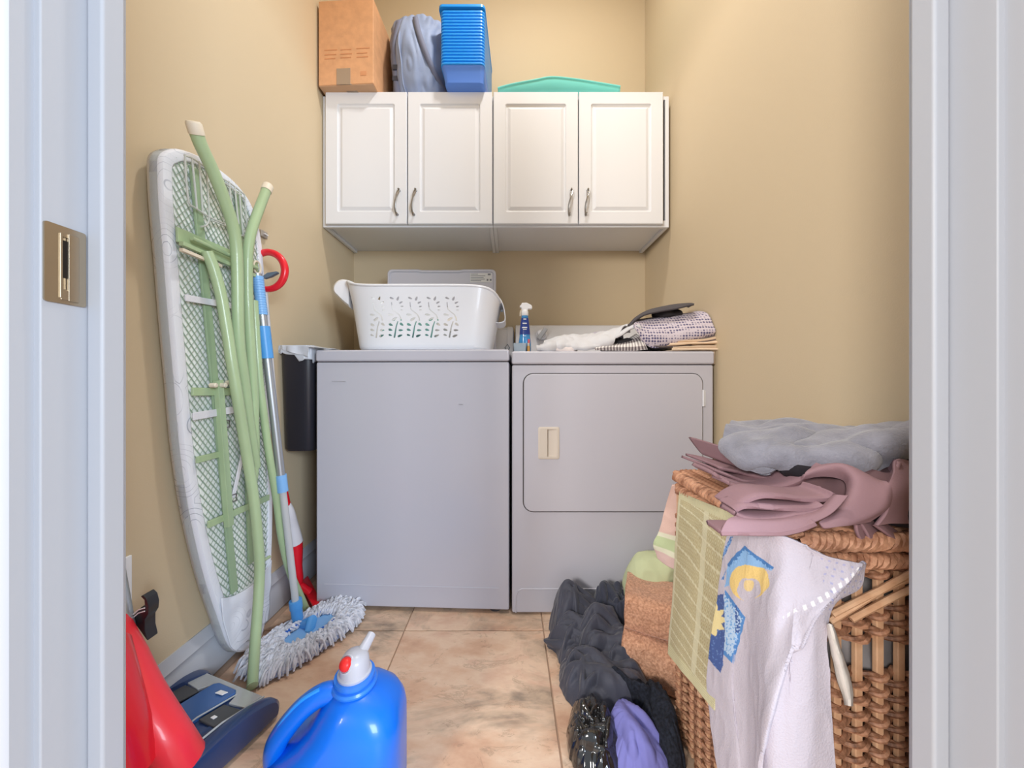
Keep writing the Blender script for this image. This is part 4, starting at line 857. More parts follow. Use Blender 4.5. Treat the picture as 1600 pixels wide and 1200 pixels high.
prof = [(0.006, 0.014), (0.004, 0.040), (-0.02, 0.058), (-0.08, 0.074), (-0.16, 0.072), (-0.21, 0.055), (-0.22, 0.020), (-0.20, 0.010), (-0.13, 0.009), (-0.06, 0.009), (-0.01, 0.010)]
pc = catmull([(0, y, z) for y, z in prof], 40, closed=True); rr = []
for x, s_ in ((0.112, 0.96), (0.118, 1.0), (0.134, 1.0), (0.142, 0.93), (0.144, 0.80)): rr.append([vpt(x, -0.10+(p.y+0.10)*s_, 0.038+(p.z-0.038)*s_) for p in pc])
part(vc, 'side_bumper', MB().rings(rr), NAVY)
rr = []
for x, s_ in ((-0.100, 0.96), (-0.118, 1.0), (-0.128, 0.98), (-0.132, 0.85)): rr.append([vpt(x, -0.10+(p.y+0.10)*s_, 0.038+(p.z-0.038)*s_) for p in pc])
part(vc, 'side_bumper', MB().rings(rr), NAVY)
part(vc, 'trim_line', MB().tube([vpt(0.106, y, 0.0735*(1-0.35*max(0, (y+0.11)/0.11))+0.001) for y in (-0.01, -0.05, -0.10, -0.16)], 0.0022, 8), CLR)
part(vc, 'trim_line', MB().tube([vpt(0.043, y, 0.0735*(1-0.35*max(0, (y+0.11)/0.11))) for y in (-0.03, -0.07, -0.11, -0.18)], 0.0018, 8), CLR)
for k in range(9):
    part(vc, 'vent_slot', MB().tube([vpt(0.060+0.005*k, -0.150, 0.0685), vpt(0.058+0.005*k, -0.172, 0.066)], 0.0011, 5), CHAR)
# body leans back towards the doorway
LRED = mat('light_red_plastic', (238, 52, 66), 0.35, coat=0.2)
ridge = [((214, 978), 0.665, 0.022), ((228, 1015), 0.64, 0.028), ((244, 1052), 0.625, 0.031), ((262, 1088), 0.615, 0.032), ((283, 1122), 0.61, 0.032), ((305, 1155), 0.61, 0.030), ((325, 1185), 0.62, 0.028)]
pts = [P(x-40, y+6, Y) for (x, y), Y, r in ridge]; pts = [P(168, 955, 0.68)]+pts
part(vc, 'red_frame', MB().tube(catmull(pts, 30), [0.026+0.007*min(1, k/10) for k in range(30)], 16), LRED)
tank = [P(196, 1010, 0.62), P(206, 1050, 0.60), P(216, 1090, 0.59), P(226, 1130, 0.585), P(240, 1180, 0.59)]
part(vc, 'red_tank', MB().tube(catmull([q_-Vector((0.035, 0.03, 0)) for q_ in tank], 20), 0.055, 20), REDP)
part(vc, 'hinge_block', MB().tube([vpt(-0.05, -0.22, 0.05), vpt(0.05, -0.22, 0.05)], 0.036, 16), CHAR)
p0 = P(190, 870, 0.715); p1 = P(204, 985, 0.675); part(vc, 'metal_tube', MB().tube([p0-Vector((0.02, 0, 0.0)), p1-Vector((0.012, 0, 0))], 0.016, 16), ALU)
BKP = mat('black_gloss', (36, 36, 40), 0.3, coat=0.3)
hp = [P(x, y, 0.69) for x, y in ((202, 968), (212, 958), (221, 948), (226, 950), (225, 938), (219, 932), (223, 930), (229, 936), (232, 948), (231, 960), (226, 968), (226, 985), (230, 1002), (218, 985), (208, 972))]
part(vc, 'cord_hook', MB().prism(hp, (0, 0.022, 0)), BKP, bevel=0.0015)
for dy in (0, 5): part(vc, 'hook_rib', MB().tube([P(208, 960+dy, 0.688), P(216, 953+dy, 0.688), P(226, 950+dy, 0.688)], 0.0012, 6), WHITEP)

# ---------------------------------------------------------------- detergent jug
BJ = mat('jug_blue', (8, 116, 238), 0.3, coat=0.25, var=0.04)
jg = thing('detergent_jug', (-0.33, 0.66, 0), 'bright blue detergent jug with translucent tap cap and red button on the floor', 'jug')
JM = Matrix.Translation((-0.325, 0.655, 0)) @ Matrix.Rotation(math.radians(6), 4, 'Z')
def jring(z, x0_, x1_, hy, r, yo_=0):
    r = min(r, hy*0.95, (x1_-x0_)/2*0.95); return [JM @ Vector((p[0], p[1]+yo_, z)) for p in rrect(x0_, x1_, -hy, hy, r, 8)]
rr = [jring(0.002, -0.108, 0.108, 0.062, 0.04), jring(0.006, -0.116, 0.116, 0.070, 0.045), jring(0.02, -0.120, 0.120, 0.075, 0.05), jring(0.095, -0.120, 0.120, 0.075, 0.05), jring(0.115, -0.112, 0.120, 0.075, 0.05), jring(0.135, -0.086, 0.120, 0.075, 0.05), jring(0.155, -0.058, 0.120, 0.074, 0.05),
      jring(0.175, -0.040, 0.117, 0.070, 0.05), jring(0.196, -0.028, 0.108, 0.063, 0.05), jring(0.212, -0.018, 0.092, 0.054, 0.05), jring(0.222, -0.010, 0.074, 0.042, 0.042), jring(0.226, -0.006, 0.064, 0.035, 0.034), jring(0.229, -0.005, 0.063, 0.034, 0.034)]
part(jg, 'body', MB().rings(rr), BJ)
hpnt = [JM @ Vector(q_) for q_ in ((0.012, -0.004, 0.214), (-0.022, -0.010, 0.219), (-0.052, -0.016, 0.206), (-0.080, -0.020, 0.178), (-0.100, -0.020, 0.146), (-0.106, -0.014, 0.110), (-0.100, -0.008, 0.085))]
part(jg, 'handle', MB().tube(catmull(hpnt, 40), 0.0185, 18), BJ)
part(jg, 'handle_ridge', MB().tube([p+Vector((-0.004, -0.008, 0.0155)) for p in catmull(hpnt[1:5], 24)], 0.004, 8), mat('jug_light_blue', (40, 150, 250), 0.25, coat=0.4))
nc = JM @ Vector((0.029, 0, 0.226)); NEC = mat('jug_collar', (52, 132, 240), 0.3, coat=0.2)
part(jg, 'neck_ring', MB().lathe([(0.040, 0), (0.041, 0.004), (0.039, 0.008), (0.034, 0.0085), (0.034, 0.012), (0.036, 0.013), (0.036, 0.019), (0.030, 0.020)], nc, 36), NEC)
CAPM = mat('cap_translucent', (222, 224, 236), 0.3, trans=0.25, coat=0.3)
part(jg, 'cap', MB().lathe([(0.029, 0.018), (0.0305, 0.020), (0.0305, 0.024), (0.0275, 0.026), (0.025, 0.048), (0.020, 0.056), (0.010, 0.060), (0.001, 0.061)], nc, 36), CAPM)
sp0 = nc+Vector((0.006, 0.004, 0.046)); part(jg, 'spout', MB().tube([sp0, nc+Vector((0.014, 0.030, 0.060)), nc+Vector((0.016, 0.040, 0.064))], [0.011, 0.009, 0.0085], 14), CAPM)
bd = (Vector((0.1, -0.75, 0.75))-Vector((0, 0, 0))).normalized(); bdir = Vector((-0.25, -0.75, 0.60)).normalized(); bp_ = nc+Vector((-0.007, -0.014, 0.047))
part(jg, 'button_guard', MB().lathe([(0.0155, -0.010), (0.0155, 0.004), (0.0135, 0.006), (0.012, 0.002)], bp_, 24, axis=bdir), CAPM)
part(jg, 'red_button', MB().lathe([(0.0112, 0.0), (0.0118, 0.006), (0.0105, 0.011), (0.0070, 0.0145), (0.001, 0.016)], bp_, 24, axis=bdir), mat('button_red', (240, 50, 48), 0.35))

# ---------------------------------------------------------------- wicker hamper
hx0, hx1, hy0, hy1 = 0.388, 0.704, 0.472, 0.792
hm = thing('wicker_hamper', ((hx0+hx1)/2, (hy0+hy1)/2, 0), 'brown woven wicker laundry hamper with a lid, loaded with cloths', 'hamper')
WK = mat('wicker_strand', (190, 140, 110), 0.55, rgb2=(112, 74, 52), vscale=90, bump=0.4, bscale=300); WK2 = mat('wicker_stake', (226, 184, 148), 0.55, rgb2=(200, 152, 116), vscale=40, bump=0.2)
WK3 = mat('wicker_rope', (214, 162, 130), 0.6, rgb2=(152, 104, 78), vscale=70, bump=0.5, bscale=400)
NSX, NSY = 11, 11; spx = (hx1-hx0)/NSX; spy = (hy1-hy0)/NSY
off0 = Vector(hm.location)
def perim(n_per):
    """points round the hamper, n_per per stake interval, starting at the front left corner"""
    cs = [(hx0, hy0), (hx1, hy0), (hx1, hy1), (hx0, hy1)]; out = []
    for k in range(4):
        a_, b_ = Vector((*cs[k], 0)), Vector((*cs[(k+1) % 4], 0)); nn = NSX if k % 2 == 0 else NSY
        d = (b_-a_).normalized(); nrm = Vector((d.y, -d.x, 0))
        for i in range(nn*n_per): out.append((a_+(b_-a_)*i/(nn*n_per), nrm))
    return out
pr = perim(6)
def strand_mesh(phase):
    """one weft: two plies twisted together, passing in front of every other stake"""
    mb = MB(); n_ = len(pr)
    for q_ in (0, 1):
        pts = []
        for i, (p, nrm) in enumerate(pr):
            a_ = math.pi*i/6+math.pi*phase; tw_ = 2*math.pi*i/8+math.pi*q_; j_ = 0.0014*noise.noise(Vector((i*0.21, phase*5+q_*3, 0)))
            pts.append(p+nrm*(0.0072*math.cos(a_)-0.001+0.0022*math.cos(tw_)+j_)+Vector((0, 0, 0.0026*math.sin(tw_)+j_)))
        mb.tube(pts, 0.0034, 6, closed=True)
    return mb
rows = []
z = 0.012
while z < 0.405: rows.append(z); z += 0.0102
z = 0.452
while z < 0.500: rows.append(z); z += 0.0102
z = 0.538
while z < 0.556: rows.append(z); z += 0.0102
protos = []
for k, z in enumerate(rows):
    if k < 2:
        o = part(hm, 'woven_strand', strand_mesh(k), WK, fix=False); protos.append(o)
    else:
        o = protos[k % 2].copy(); C.objects.link(o)
    o.location = (0, 0, z)
st = MB(); ww = 0.0105
st.box(-ww/2, ww/2, -0.0042, 0.0035, 0.004, 0.562)
so = st.build('stake', WK2, hm, bevel=0.0015, seg=1); fs_ = True
cs = [(hx0, hy0), (hx1, hy0), (hx1, hy1), (hx0, hy1)]
for k in range(4):
    a_, b_ = Vector((*cs[k], 0)), Vector((*cs[(k+1) % 4], 0)); nn = NSX
    for i in range(nn):
        o = so if fs_ else so.copy()
        if not fs_: C.objects.link(o)
        fs_ = False; p = a_+(b_-a_)*(i/nn)-off0; p.z = 0; o.location = p; o.rotation_euler = (0, 0, k*math.pi/2)
def rope(name, path, R_, r_, turns, closed, m=WK3):
    n_ = len(path); out = []
    for q_ in range(3):
        pts = []
        for i, p in enumerate(path):
            t = (path[(i+1) % n_]-path[i-1]).normalized() if closed else (path[min(i+1, n_-1)]-path[max(i-1, 0)]).normalized()
            up = Vector((0, 0, 1)); sd = t.cross(up).normalized(); a_ = 2*math.pi*(turns*i/n_+q_/3); j_ = 1+0.25*noise.noise(Vector((i*0.3, q_*4.0, R_*100)))
            pts.append(p+(sd*math.cos(a_)+up*math.sin(a_))*R_*j_)
        part(hm, name, MB().tube(pts, r_, 7, closed=closed), m, fix=False)
def rect_path(z, o_, n_=420, r_=0.015):
    q_ = rrect(hx0-o_, hx1+o_, hy0-o_, hy1+o_, r_, 4); return catmull([(p[0], p[1], z) for p in q_ for _ in (0,)], n_, closed=True)
def rect_even(z, o_, n_side=100, r_=0.012):
    x0_, x1_, y0_, y1_ = hx0-o_, hx1+o_, hy0-o_, hy1+o_; c4 = [(x0_, y0_), (x1_, y0_), (x1_, y1_), (x0_, y1_)]; out = []
    for k in range(4):
        a_, b_ = Vector((*c4[k], z)), Vector((*c4[(k+1) % 4], z)); d = (b_-a_).normalized(); L = (b_-a_).length
        for i in range(n_side): out.append(a_+d*(r_+(L-2*r_)*i/(n_side-1)))
    return out
rope('rim_rope', rect_even(0.558, 0.004), 0.0062, 0.0058, 46, True)
rope('lid_edge_rope', rect_even(0.585, 0.0065, 110), 0.0072, 0.0066, 42, True)
# woven lid: paired strands over cross stakes
lid_z = 0.590; ln = 28
def lid_strand(ph):
    mb = MB()
    for q_ in (0, 1):
        pts = []
        for i in range(72):
            u = i/71; a_ = math.pi*u*11+math.pi*(ph+q_); pts.append(Vector((hx0+0.003+(hx1-hx0-0.006)*u, 0.0022*math.cos(a_), 0.0050*math.sin(a_))))
        mb.tube(pts, 0.0045, 6)
    return mb
lp = []
for k in range(ln):
    if k < 2:
        o = part(hm, 'lid_strand', lid_strand(k), WK3, fix=False); o.data.transform(Matrix.Translation((0, off0.y, 0))); lp.append(o)
    else: o = lp[k % 2].copy(); C.objects.link(o)
    o.location = (0, hy0-off0.y+0.006+(hy1-hy0-0.012)*k/(ln-1), lid_z)
ls = MB().box(-0.004, 0.004, hy0+0.002-off0.y, hy1-0.002-off0.y, lid_z-0.002, lid_z+0.002).build('lid_stake', WK2, hm)
for k in range(NSX+1):
    o = ls if k == 0 else ls.copy()
    if k: C.objects.link(o)
    o.location = (hx0-off0.x+0.008+(hx1-hx0-0.016)*k/NSX, 0, 0)
# slanting loose reeds on the front
for a_, b_ in (((1296, 972), (1452, 880)), ((1300, 960), (1440, 896)), ((1330, 968), (1470, 900))):
    A_, B_ = P(*a_, hy0-0.013), P(*b_, hy0-0.013); B_.x = min(B_.x, 0.70)
    part(hm, 'loose_reed', MB().tube(catmull([A_, (A_+B_)/2+Vector((0, -0.003, 0.006)), B_], 14), 0.0042, 8), WK2)
o = crumple('grey_bundle', ((hx0+hx1)/2+0.01, (hy0+hy1)/2, 0.34), (0.125, 0.125, 0.19), mat('grey_inner_cloth', (150, 146, 148), 0.9, bump=0.3), seed=31, amp=0.012, nu=90, nv=50, power=0.6); tag(o, 'grey laundry inside the wicker hamper, seen between its stakes', 'clothes')

# ---------------------------------------------------------------- cloths hanging on the hamper
xo = hx0-0.024
# green woven towel over the left side
GT = mat('green_towel', (206, 204, 160), 0.95, attr='print', bump=0.6, bscale=350)
def gt(u, v):   # u along the depth, v down
    s_ = (v*15-u*1.3) % 1.0; e = abs(u-0.62) < 0.045 or u < 0.07 or u > 0.95
    if v > 0.87: k = int(v*90) % 2; return (210, 204, 168) if k else (196, 190, 150)
    if v < 0.10: return (198, 192, 156)
    if s_ < 0.13: return (214, 208, 176)
    if e: return (206, 200, 168)
    return (176, 162, 124) if int(u*60)+int(v*130) & 1 else (198, 190, 154)
rails = [[PX(1063, 768, xo+0.012), PX(1085, 778, xo+0.012), PX(1112, 789, xo+0.010), PX(1150, 803, xo+0.008)],
         [PX(1060, 800, xo), PX(1084, 812, xo), PX(1108, 826, xo-0.002), PX(1146, 848, xo-0.004)],
         [PX(1056, 870, xo-0.004), PX(1078, 885, xo-0.008), PX(1102, 905, xo-0.006), PX(1142, 930, xo-0.008)],
         [PX(1052, 940, xo-0.008), PX(1072, 960, xo-0.013), PX(1096, 982, xo-0.010), PX(1132, 1010, xo-0.012)],
         [PX(1047, 990, xo-0.012), PX(1066, 1014, xo-0.018), PX(1090, 1042, xo-0.016), PX(1122, 1076, xo-0.016)],
         [PX(1046, 1022, xo-0.016), PX(1066, 1048, xo-0.022), PX(1088, 1074, xo-0.022), PX(1118, 1110, xo-0.02)]]
o = cloth('green_towel', rails, GT, nu=90, nv=180, thick=0.006, amp=0.0015, s=30, fn=gt); tag(o, 'olive green woven towel with pale diagonal stripes hanging down the hamper side', 'towel')
# white towel with the sun and moon print, over the front left corner
WT = mat('white_towel_print', (222, 218, 226), 0.95, attr='print', bump=0.5, bscale=420)
px_rows = [[(1136, 838), (1160, 832), (1190, 834), (1222, 838), (1252, 850), (1290, 868), (1330, 876), (1352, 879)],
           [(1130, 868), (1158, 862), (1190, 862), (1225, 862), (1262, 868), (1300, 884), (1330, 893), (1354, 890)],
           [(1124, 905), (1152, 905), (1182, 905), (1215, 905), (1250, 910), (1284, 920), (1312, 926), (1348, 922)],
           [(1117, 955), (1144, 955), (1172, 955), (1205, 955), (1238, 955), (1264, 958), (1282, 958), (1306, 948)],
           [(1110, 1010), (1138, 1010), (1168, 1010), (1200, 1010), (1232, 1010), (1258, 1010), (1276, 1008), (1295, 1000)],
           [(1106, 1065), (1134, 1070), (1164, 1072), (1196, 1074), (1228, 1074), (1254, 1070), (1276, 1062), (1298, 1050)],
           [(1112, 1134), (1140, 1138), (1168, 1140), (1198, 1140), (1228, 1140), (1256, 1140), (1278, 1138), (1302, 1134)],
           [(1124, 1215), (1148, 1220), (1174, 1222), (1200, 1222), (1230, 1222), (1258, 1220), (1284, 1218), (1308, 1210)]]
yw = [[0.560, 0.527, 0.492, 0.466, 0.450, 0.447, 0.447, 0.447]]*8
rails = []
for r, row in enumerate(px_rows):
    rr = []
    for k, (x, y) in enumerate(row):
        if k <= 3: q_ = PX(x, y, [xo-0.010, xo-0.010, xo-0.004, hx0-0.012][k]-0.0015*r)
        else: q_ = P(x, y, [0, 0, 0, 0, 0.452, 0.446, 0.443, 0.443][k])
        if k == 3: q_ = P(x, y, 0.462)
        rr.append(q_)
    rails.append(rr)
NU, NV = 300, 300
def seg_d(px, py, ax_, ay_, bx2, by2):
    dx, dy = bx2-ax_, by2-ay_; t = max(0, min(1, ((px-ax_)*dx+(py-ay_)*dy)/(dx*dx+dy*dy))); return math.hypot(px-ax_-t*dx, py-ay_-t*dy)
def inpoly(x, y, pl):
    c = False
    for i in range(len(pl)):
        (xa_, ya_), (xb_, yb_) = pl[i], pl[i-1]
        if (ya_ > y) != (yb_ > y) and x < (xb_-xa_)*(y-ya_)/(yb_-ya_)+xa_: c = not c
    return c
# the print is laid out on the cloth's own (u, v); the anchor grid above gives the artwork its scale
RW = [[Vector((x, y, 0)) for x, y in r] for r in px_rows]; UVG = loft(RW, NU, NV)
# artwork frame: millimetre-like units across the towel
MOON = [(1136, 905), (1140, 884), (1165, 853), (1210, 889), (1203, 894), (1188, 884)]; SUNF = [(1116, 935), (1128, 930), (1136, 945), (1130, 1046), (1107, 1010)]; BOX2 = [(1128, 922), (1138, 940), (1166, 968), (1145, 1036), (1130, 1020)]
def tw(i_):
    q_ = UVG[i_//NU][i_ % NU]; x, y = q_.x, q_.y; nz_ = noise.noise(Vector((x*0.09, y*0.09, 0)))*3; n2_ = noise.noise(Vector((x*0.35, y*0.35, 4)))
    u, v = (i_ % NU)/(NU-1), (i_//NU)/(NV-1)
    base_ = (198, 192, 204); x2, y2 = x+nz_*0.6, y+nz_*0.6
    if x < 1150 and 838 < y < 905:   # brushed blue strokes at the corner
        w_ = abs(((x2-1120)*0.9+(y-838)*0.42) % 15-7); 
        if w_ < 2.2 and n2_ > -0.35 and x2 < 1148-(y-838)*0.25: base_ = (120, 160, 212) if n2_ < 0.2 else (88, 124, 184)
    if math.hypot(x2-1172, y2-908) < 31 and not math.hypot(x2-1172, y2-921) < 19: base_ = (236, 206, 134)
    elif math.hypot(x2-1172, y2-914) < 9: base_ = (230, 206, 150)
    if inpoly(x2, y2, [(1133, 918), (1138, 880), (1165, 851), (1211, 888), (1206, 893), (1188, 886), (1172, 881), (1155, 884), (1144, 894), (1140, 914)]):
        ed = min(seg_d(x2, y2, 1138, 880, 1165, 851), seg_d(x2, y2, 1165, 851, 1211, 888)); base_ = (80, 130, 190) if ed < 5+n2_*3 else (142, 186, 232)
    if inpoly(x2, y2, [(1133, 920), (1166, 966), (1145, 1038), (1130, 1022), (1128, 960)]):
        ed = min(seg_d(x2, y2, 1133, 920, 1166, 966), seg_d(x2, y2, 1166, 966, 1145, 1038), seg_d(x2, y2, 1145, 1038, 1130, 1022)); base_ = (88, 142, 204) if ed < 5.5+n2_*4 else ((186, 210, 236) if n2_ < 0.2 else (120, 170, 222))
        if abs(x2-1152) < 4 and y2 < 990 and n2_ > -0.1: base_ = (70, 100, 160)
    if inpoly(x2, y2, [(1108, 930), (1131, 926), (1133, 1000), (1127, 1052), (1104, 1022)]):
        a_ = math.atan2(y2-968, x2-1108); rad_ = math.hypot(x2-1108, y2-968); ray = 15+9*abs((a_*11/math.pi) % 2-1)+4
        base_ = (238, 222, 164) if rad_ < ray else ((74, 98, 158) if n2_ < 0.35 else (104, 134, 190))
    # dotted stitch lines
    if 1282 < x < 1350 and y < 960 and ((x*0.8+y*0.3) % 9 < 3) and ((y-x*0.25) % 11 < 3): base_ = (172, 172, 206)
    if seg_d(x, y, 1335, 884, 1225, 965) < 2.2 and (x*0.9) % 9 < 4: base_ = (238, 236, 240)
    return base_
G = loft(rails, NU, NV)
for j in range(NV):
    for i in range(NU):
        u, v = i/(NU-1), j/(NV-1); q_ = G[j][i]
        cr = u-(0.93-0.60*v); fold = 0.012*min(1, v*2.5)*(math.exp(-(cr/0.06)**2) if cr < 0 else math.exp(-(cr/0.022)**2)-0.45*min(1, cr/0.03)*math.exp(-(cr/0.25)**2)); soft = 0.004*math.sin(u*9+v*3)
        d = Vector((-0.6, -0.8, 0)) if u < 0.6 else Vector((0, -1, 0)); G[j][i] = q_+d*(fold+soft)*(0.5 if u < 0.2 else 1)
G = ripple(G, 0.003, 16, 8, (1, 1, 0.4), 0.001, 50)
mb = MB(); mb.grid(G); o = mb.build('printed_towel', WT, None, solid=0.004, offset=0); paint(o, lambda k: tw(k)); tag(o, 'pale lilac-white towel with blue and yellow sun and moon print on the hamper corner', 'towel')
# narrow twisted tail of the white towel's tie
rails = [[P(x-w_, y, 0.447), P(x+w_*0.2, y, 0.436), P(x+w_, y, 0.447)] for x, y, w_ in ((1296, 975, 3), (1302, 1000, 6), (1310, 1030, 8), (1318, 1060, 9), (1324, 1085, 7), (1326, 1102, 4))]
o = cloth('cream_tie', rails, mat('cream_tie_cloth', (224, 218, 210), 0.9, bump=0.3), nu=12, nv=50, thick=0.003, amp=0.001, s=60); tag(o, 'narrow cream cloth tie dangling in front of the wicker beside the printed towel', 'cloth')
# pink and green cloth at the back corner
rails = [[P(1050, 758, 0.815), P(1056, 757, 0.81), P(1063, 760, 0.80)], [P(1040, 790, 0.835), P(1050, 790, 0.825), P(1060, 795, 0.81)], [P(1032, 825, 0.84), P(1046, 828, 0.825), P(1060, 832, 0.812)], [P(1022, 850, 0.85), P(1040, 858, 0.828), P(1060, 866, 0.812)], [P(1028, 872, 0.85), P(1044, 884, 0.828), P(1060, 892, 0.812)]]
def pk(u, v): return (216, 184, 172) if v < 0.55 else ((190, 204, 160) if 0.60 < v < 0.74 else ((224, 224, 200) if v < 0.82 else (216, 188, 182)))
o = cloth('striped_cloth', rails, mat('striped_cloth_print', (216, 184, 172), 0.9, attr='print', bump=0.4, bscale=400), nu=40, nv=70, thick=0.006, amp=0.004, s=30, amp2=0.003, fn=pk); tag(o, 'pink and green striped cloth hanging off the back corner of the hamper', 'cloth')

# ---------------------------------------------------------------- folded mauve sheets and the grey fleece on the lid
MV = mat('mauve_sheet', (154, 121, 128), 0.75, var=0.04, vscale=12, bump=0.15, bscale=400)
LZ = 0.604
def sheet(name, rows_, label, m=MV, nu=80, nv=24, th=0.0045, amp=0.0015, s=22, seed=0, cat='sheet', group=None, amp2=0, root=None):
    rails = [[P(x, y, Y) for x, y, Y in r] for r in rows_]
    for r in rails:
        for q_ in r:
            q_.x = min(q_.x, 0.708)
            if q_.x > hx0-0.02 and hy0-0.02 < q_.y < hy1+0.02: q_.z = max(q_.z, LZ)
    if root: return cloth(name, rails, m, nu=nu, nv=nv, thick=th, amp=amp, s=s, seed=seed, amp2=amp2, parent=root)
    o = cloth(name, rails, m, nu=nu, nv=nv, thick=th, amp=amp, s=s, seed=seed, amp2=amp2); tag(o, label, cat, group); return o
ms = thing('mauve_sheet', (0.54, 0.60, LZ), 'mauve bed sheet folded in thick layers on the hamper lid', 'sheet')
def lay(pts, Y0, Y1, seed, dx=0, **k):
    """one visible layer: its front edge, curling back"""
    n_ = len(pts); Ys_ = np.linspace(Y0, Y1, n_)
    mid = [(x, y) for x, y in pts]
    r0 = [(x, y+1.5, Y_+0.010) for (x, y), Y_ in zip(pts, Ys_)]; r1 = [(x, y, Y_) for (x, y), Y_ in zip(pts, Ys_)]
    W3 = [[P(*q_) for q_ in r0], [P(*q_) for q_ in r1]]
    b1 = [Vector((q_.x+dx, q_.y+0.03, q_.z+0.001)) for q_ in W3[1]]; b2 = [Vector((q_.x+dx, q_.y+k.get('deep', 0.12), q_.z)) for q_ in W3[1]]
    rails = [W3[0], W3[1], b1, b2]
    for r in rails:
        for q_ in r:
            q_.x = min(q_.x, 0.706)
    return cloth('sheet_layer', rails, MV, nu=80, nv=20, thick=k.get('th', 0.005), amp=0.001, s=25, seed=seed, parent=ms)
z8 = lambda X_, Y_: (1000+X_*0.26875, 640+Y_*0.2689)
def L8(*p): return [z8(*q_) for q_ in p]
# rear bundle
lay(L8((425, 368), (480, 400), (600, 445), (720, 455), (850, 440), (960, 395), (1080, 330)), 0.62, 0.52, 1, deep=0.07, th=0.0065)
lay(L8((430, 352), (520, 385), (620, 420), (740, 425), (860, 410), (960, 375), (1080, 322)), 0.635, 0.53, 2)
lay(L8((455, 338), (560, 360), (660, 385), (760, 395), (860, 385), (960, 355)), 0.645, 0.55, 3)
lay(L8((470, 215), (520, 280), (570, 330), (640, 350), (720, 350), (800, 335)), 0.69, 0.58, 4)
lay(L8((520, 430), (600, 462), (700, 478), (840, 480), (960, 470), (1060, 455)), 0.58, 0.52, 9, deep=0.05, th=0.0065)
# front bundle
lay(L8((548, 582), (600, 560), (700, 562), (800, 570), (900, 575), (1000, 575), (1060, 555)), 0.485, 0.465, 5, deep=0.03, th=0.0065)
lay(L8((550, 575), (610, 530), (700, 500), (830, 505), (960, 520), (1080, 515), (1120, 480)), 0.490, 0.470, 6, deep=0.045, th=0.0065)
lay(L8((552, 606), (600, 628), (700, 640), (800, 632), (900, 612), (1000, 600), (1070, 580)), 0.480, 0.462, 7, deep=0.03, th=0.0065)
lay(L8((465, 712), (540, 712), (640, 714), (760, 714), (830, 712), (920, 690), (1010, 655)), 0.468, 0.452, 8, deep=0.025, th=0.0065)
# lower outer face of the front bundle
rows_ = [[(*z8(465, 712), 0.466), (*z8(640, 714), 0.462), (*z8(830, 712), 0.456), (*z8(1000, 660), 0.452), (*z8(1120, 600), 0.450), (*z8(1210, 500), 0.450)],
         [(*z8(500, 650), 0.472), (*z8(640, 655), 0.468), (*z8(800, 655), 0.462), (*z8(960, 630), 0.458), (*z8(1070, 590), 0.456), (*z8(1150, 500), 0.456)],
         [(*z8(560, 625), 0.480), (*z8(660, 640), 0.476), (*z8(800, 635), 0.472), (*z8(930, 610), 0.468), (*z8(1040, 585), 0.466), (*z8(1120, 510), 0.466)]]
sheet('sheet_face', rows_, '', root=ms, seed=3)
# big fold wrapping round at the right
rows_ = [[(*z8(940, 400), 0.52), (*z8(1050, 385), 0.51), (*z8(1150, 395), 0.50), (*z8(1200, 425), 0.49), (*z8(1205, 500), 0.475), (*z8(1150, 590), 0.462), (*z8(1040, 660), 0.452)],
         [(*z8(960, 375), 0.515), (*z8(1060, 345), 0.505), (*z8(1170, 345), 0.490), (*z8(1250, 405), 0.474), (*z8(1240, 510), 0.460), (*z8(1180, 610), 0.450), (*z8(1080, 690), 0.444)],
         [(*z8(1000, 345), 0.520), (*z8(1080, 322), 0.510), (*z8(1190, 325), 0.490), (*z8(1330, 400), 0.472), (*z8(1400, 480), 0.458), (*z8(1370, 590), 0.448), (*z8(1200, 670), 0.444)],
         [(*z8(1060, 330), 0.54), (*z8(1120, 318), 0.53), (*z8(1230, 340), 0.50), (*z8(1380, 410), 0.480), (*z8(1450, 440), 0.462), (*z8(1440, 560), 0.456), (*z8(1330, 650), 0.452)]]
sheet('sheet_face', rows_, '', root=ms, seed=6, nu=90, nv=50)
rows_ = [[(*z8(1440, 440), 0.475), (*z8(1440, 520), 0.462), (*z8(1420, 600), 0.454), (*z8(1370, 670), 0.450)],
         [(*z8(1470, 370), 0.485), (*z8(1490, 470), 0.470), (*z8(1480, 570), 0.462), (*z8(1440, 660), 0.456)],
         [(*z8(1490, 290), 0.500), (*z8(1560, 420), 0.480), (*z8(1560, 540), 0.470), (*z8(1530, 660), 0.462)],
         [(*z8(1640, 330), 0.510), (*z8(1640, 450), 0.490), (*z8(1640, 560), 0.480), (*z8(1640, 660), 0.47)]]
sheet('sheet_face', rows_, '', root=ms, seed=9, nu=50, nv=50)
rows_ = [[(*z8(1300, 390), 0.55), (*z8(1380, 370), 0.54), (*z8(1440, 330), 0.525), (*z8(1480, 285), 0.51)], [(*z8(1350, 420), 0.52), (*z8(1420, 410), 0.51), (*z8(1470, 360), 0.50), (*z8(1500, 300), 0.495)], [(*z8(1440, 440), 0.485), (*z8(1455, 430), 0.48), (*z8(1480, 380), 0.484), (*z8(1505, 310), 0.49)]]
sheet('sheet_face', rows_, '', root=ms, seed=10, nu=30, nv=30)
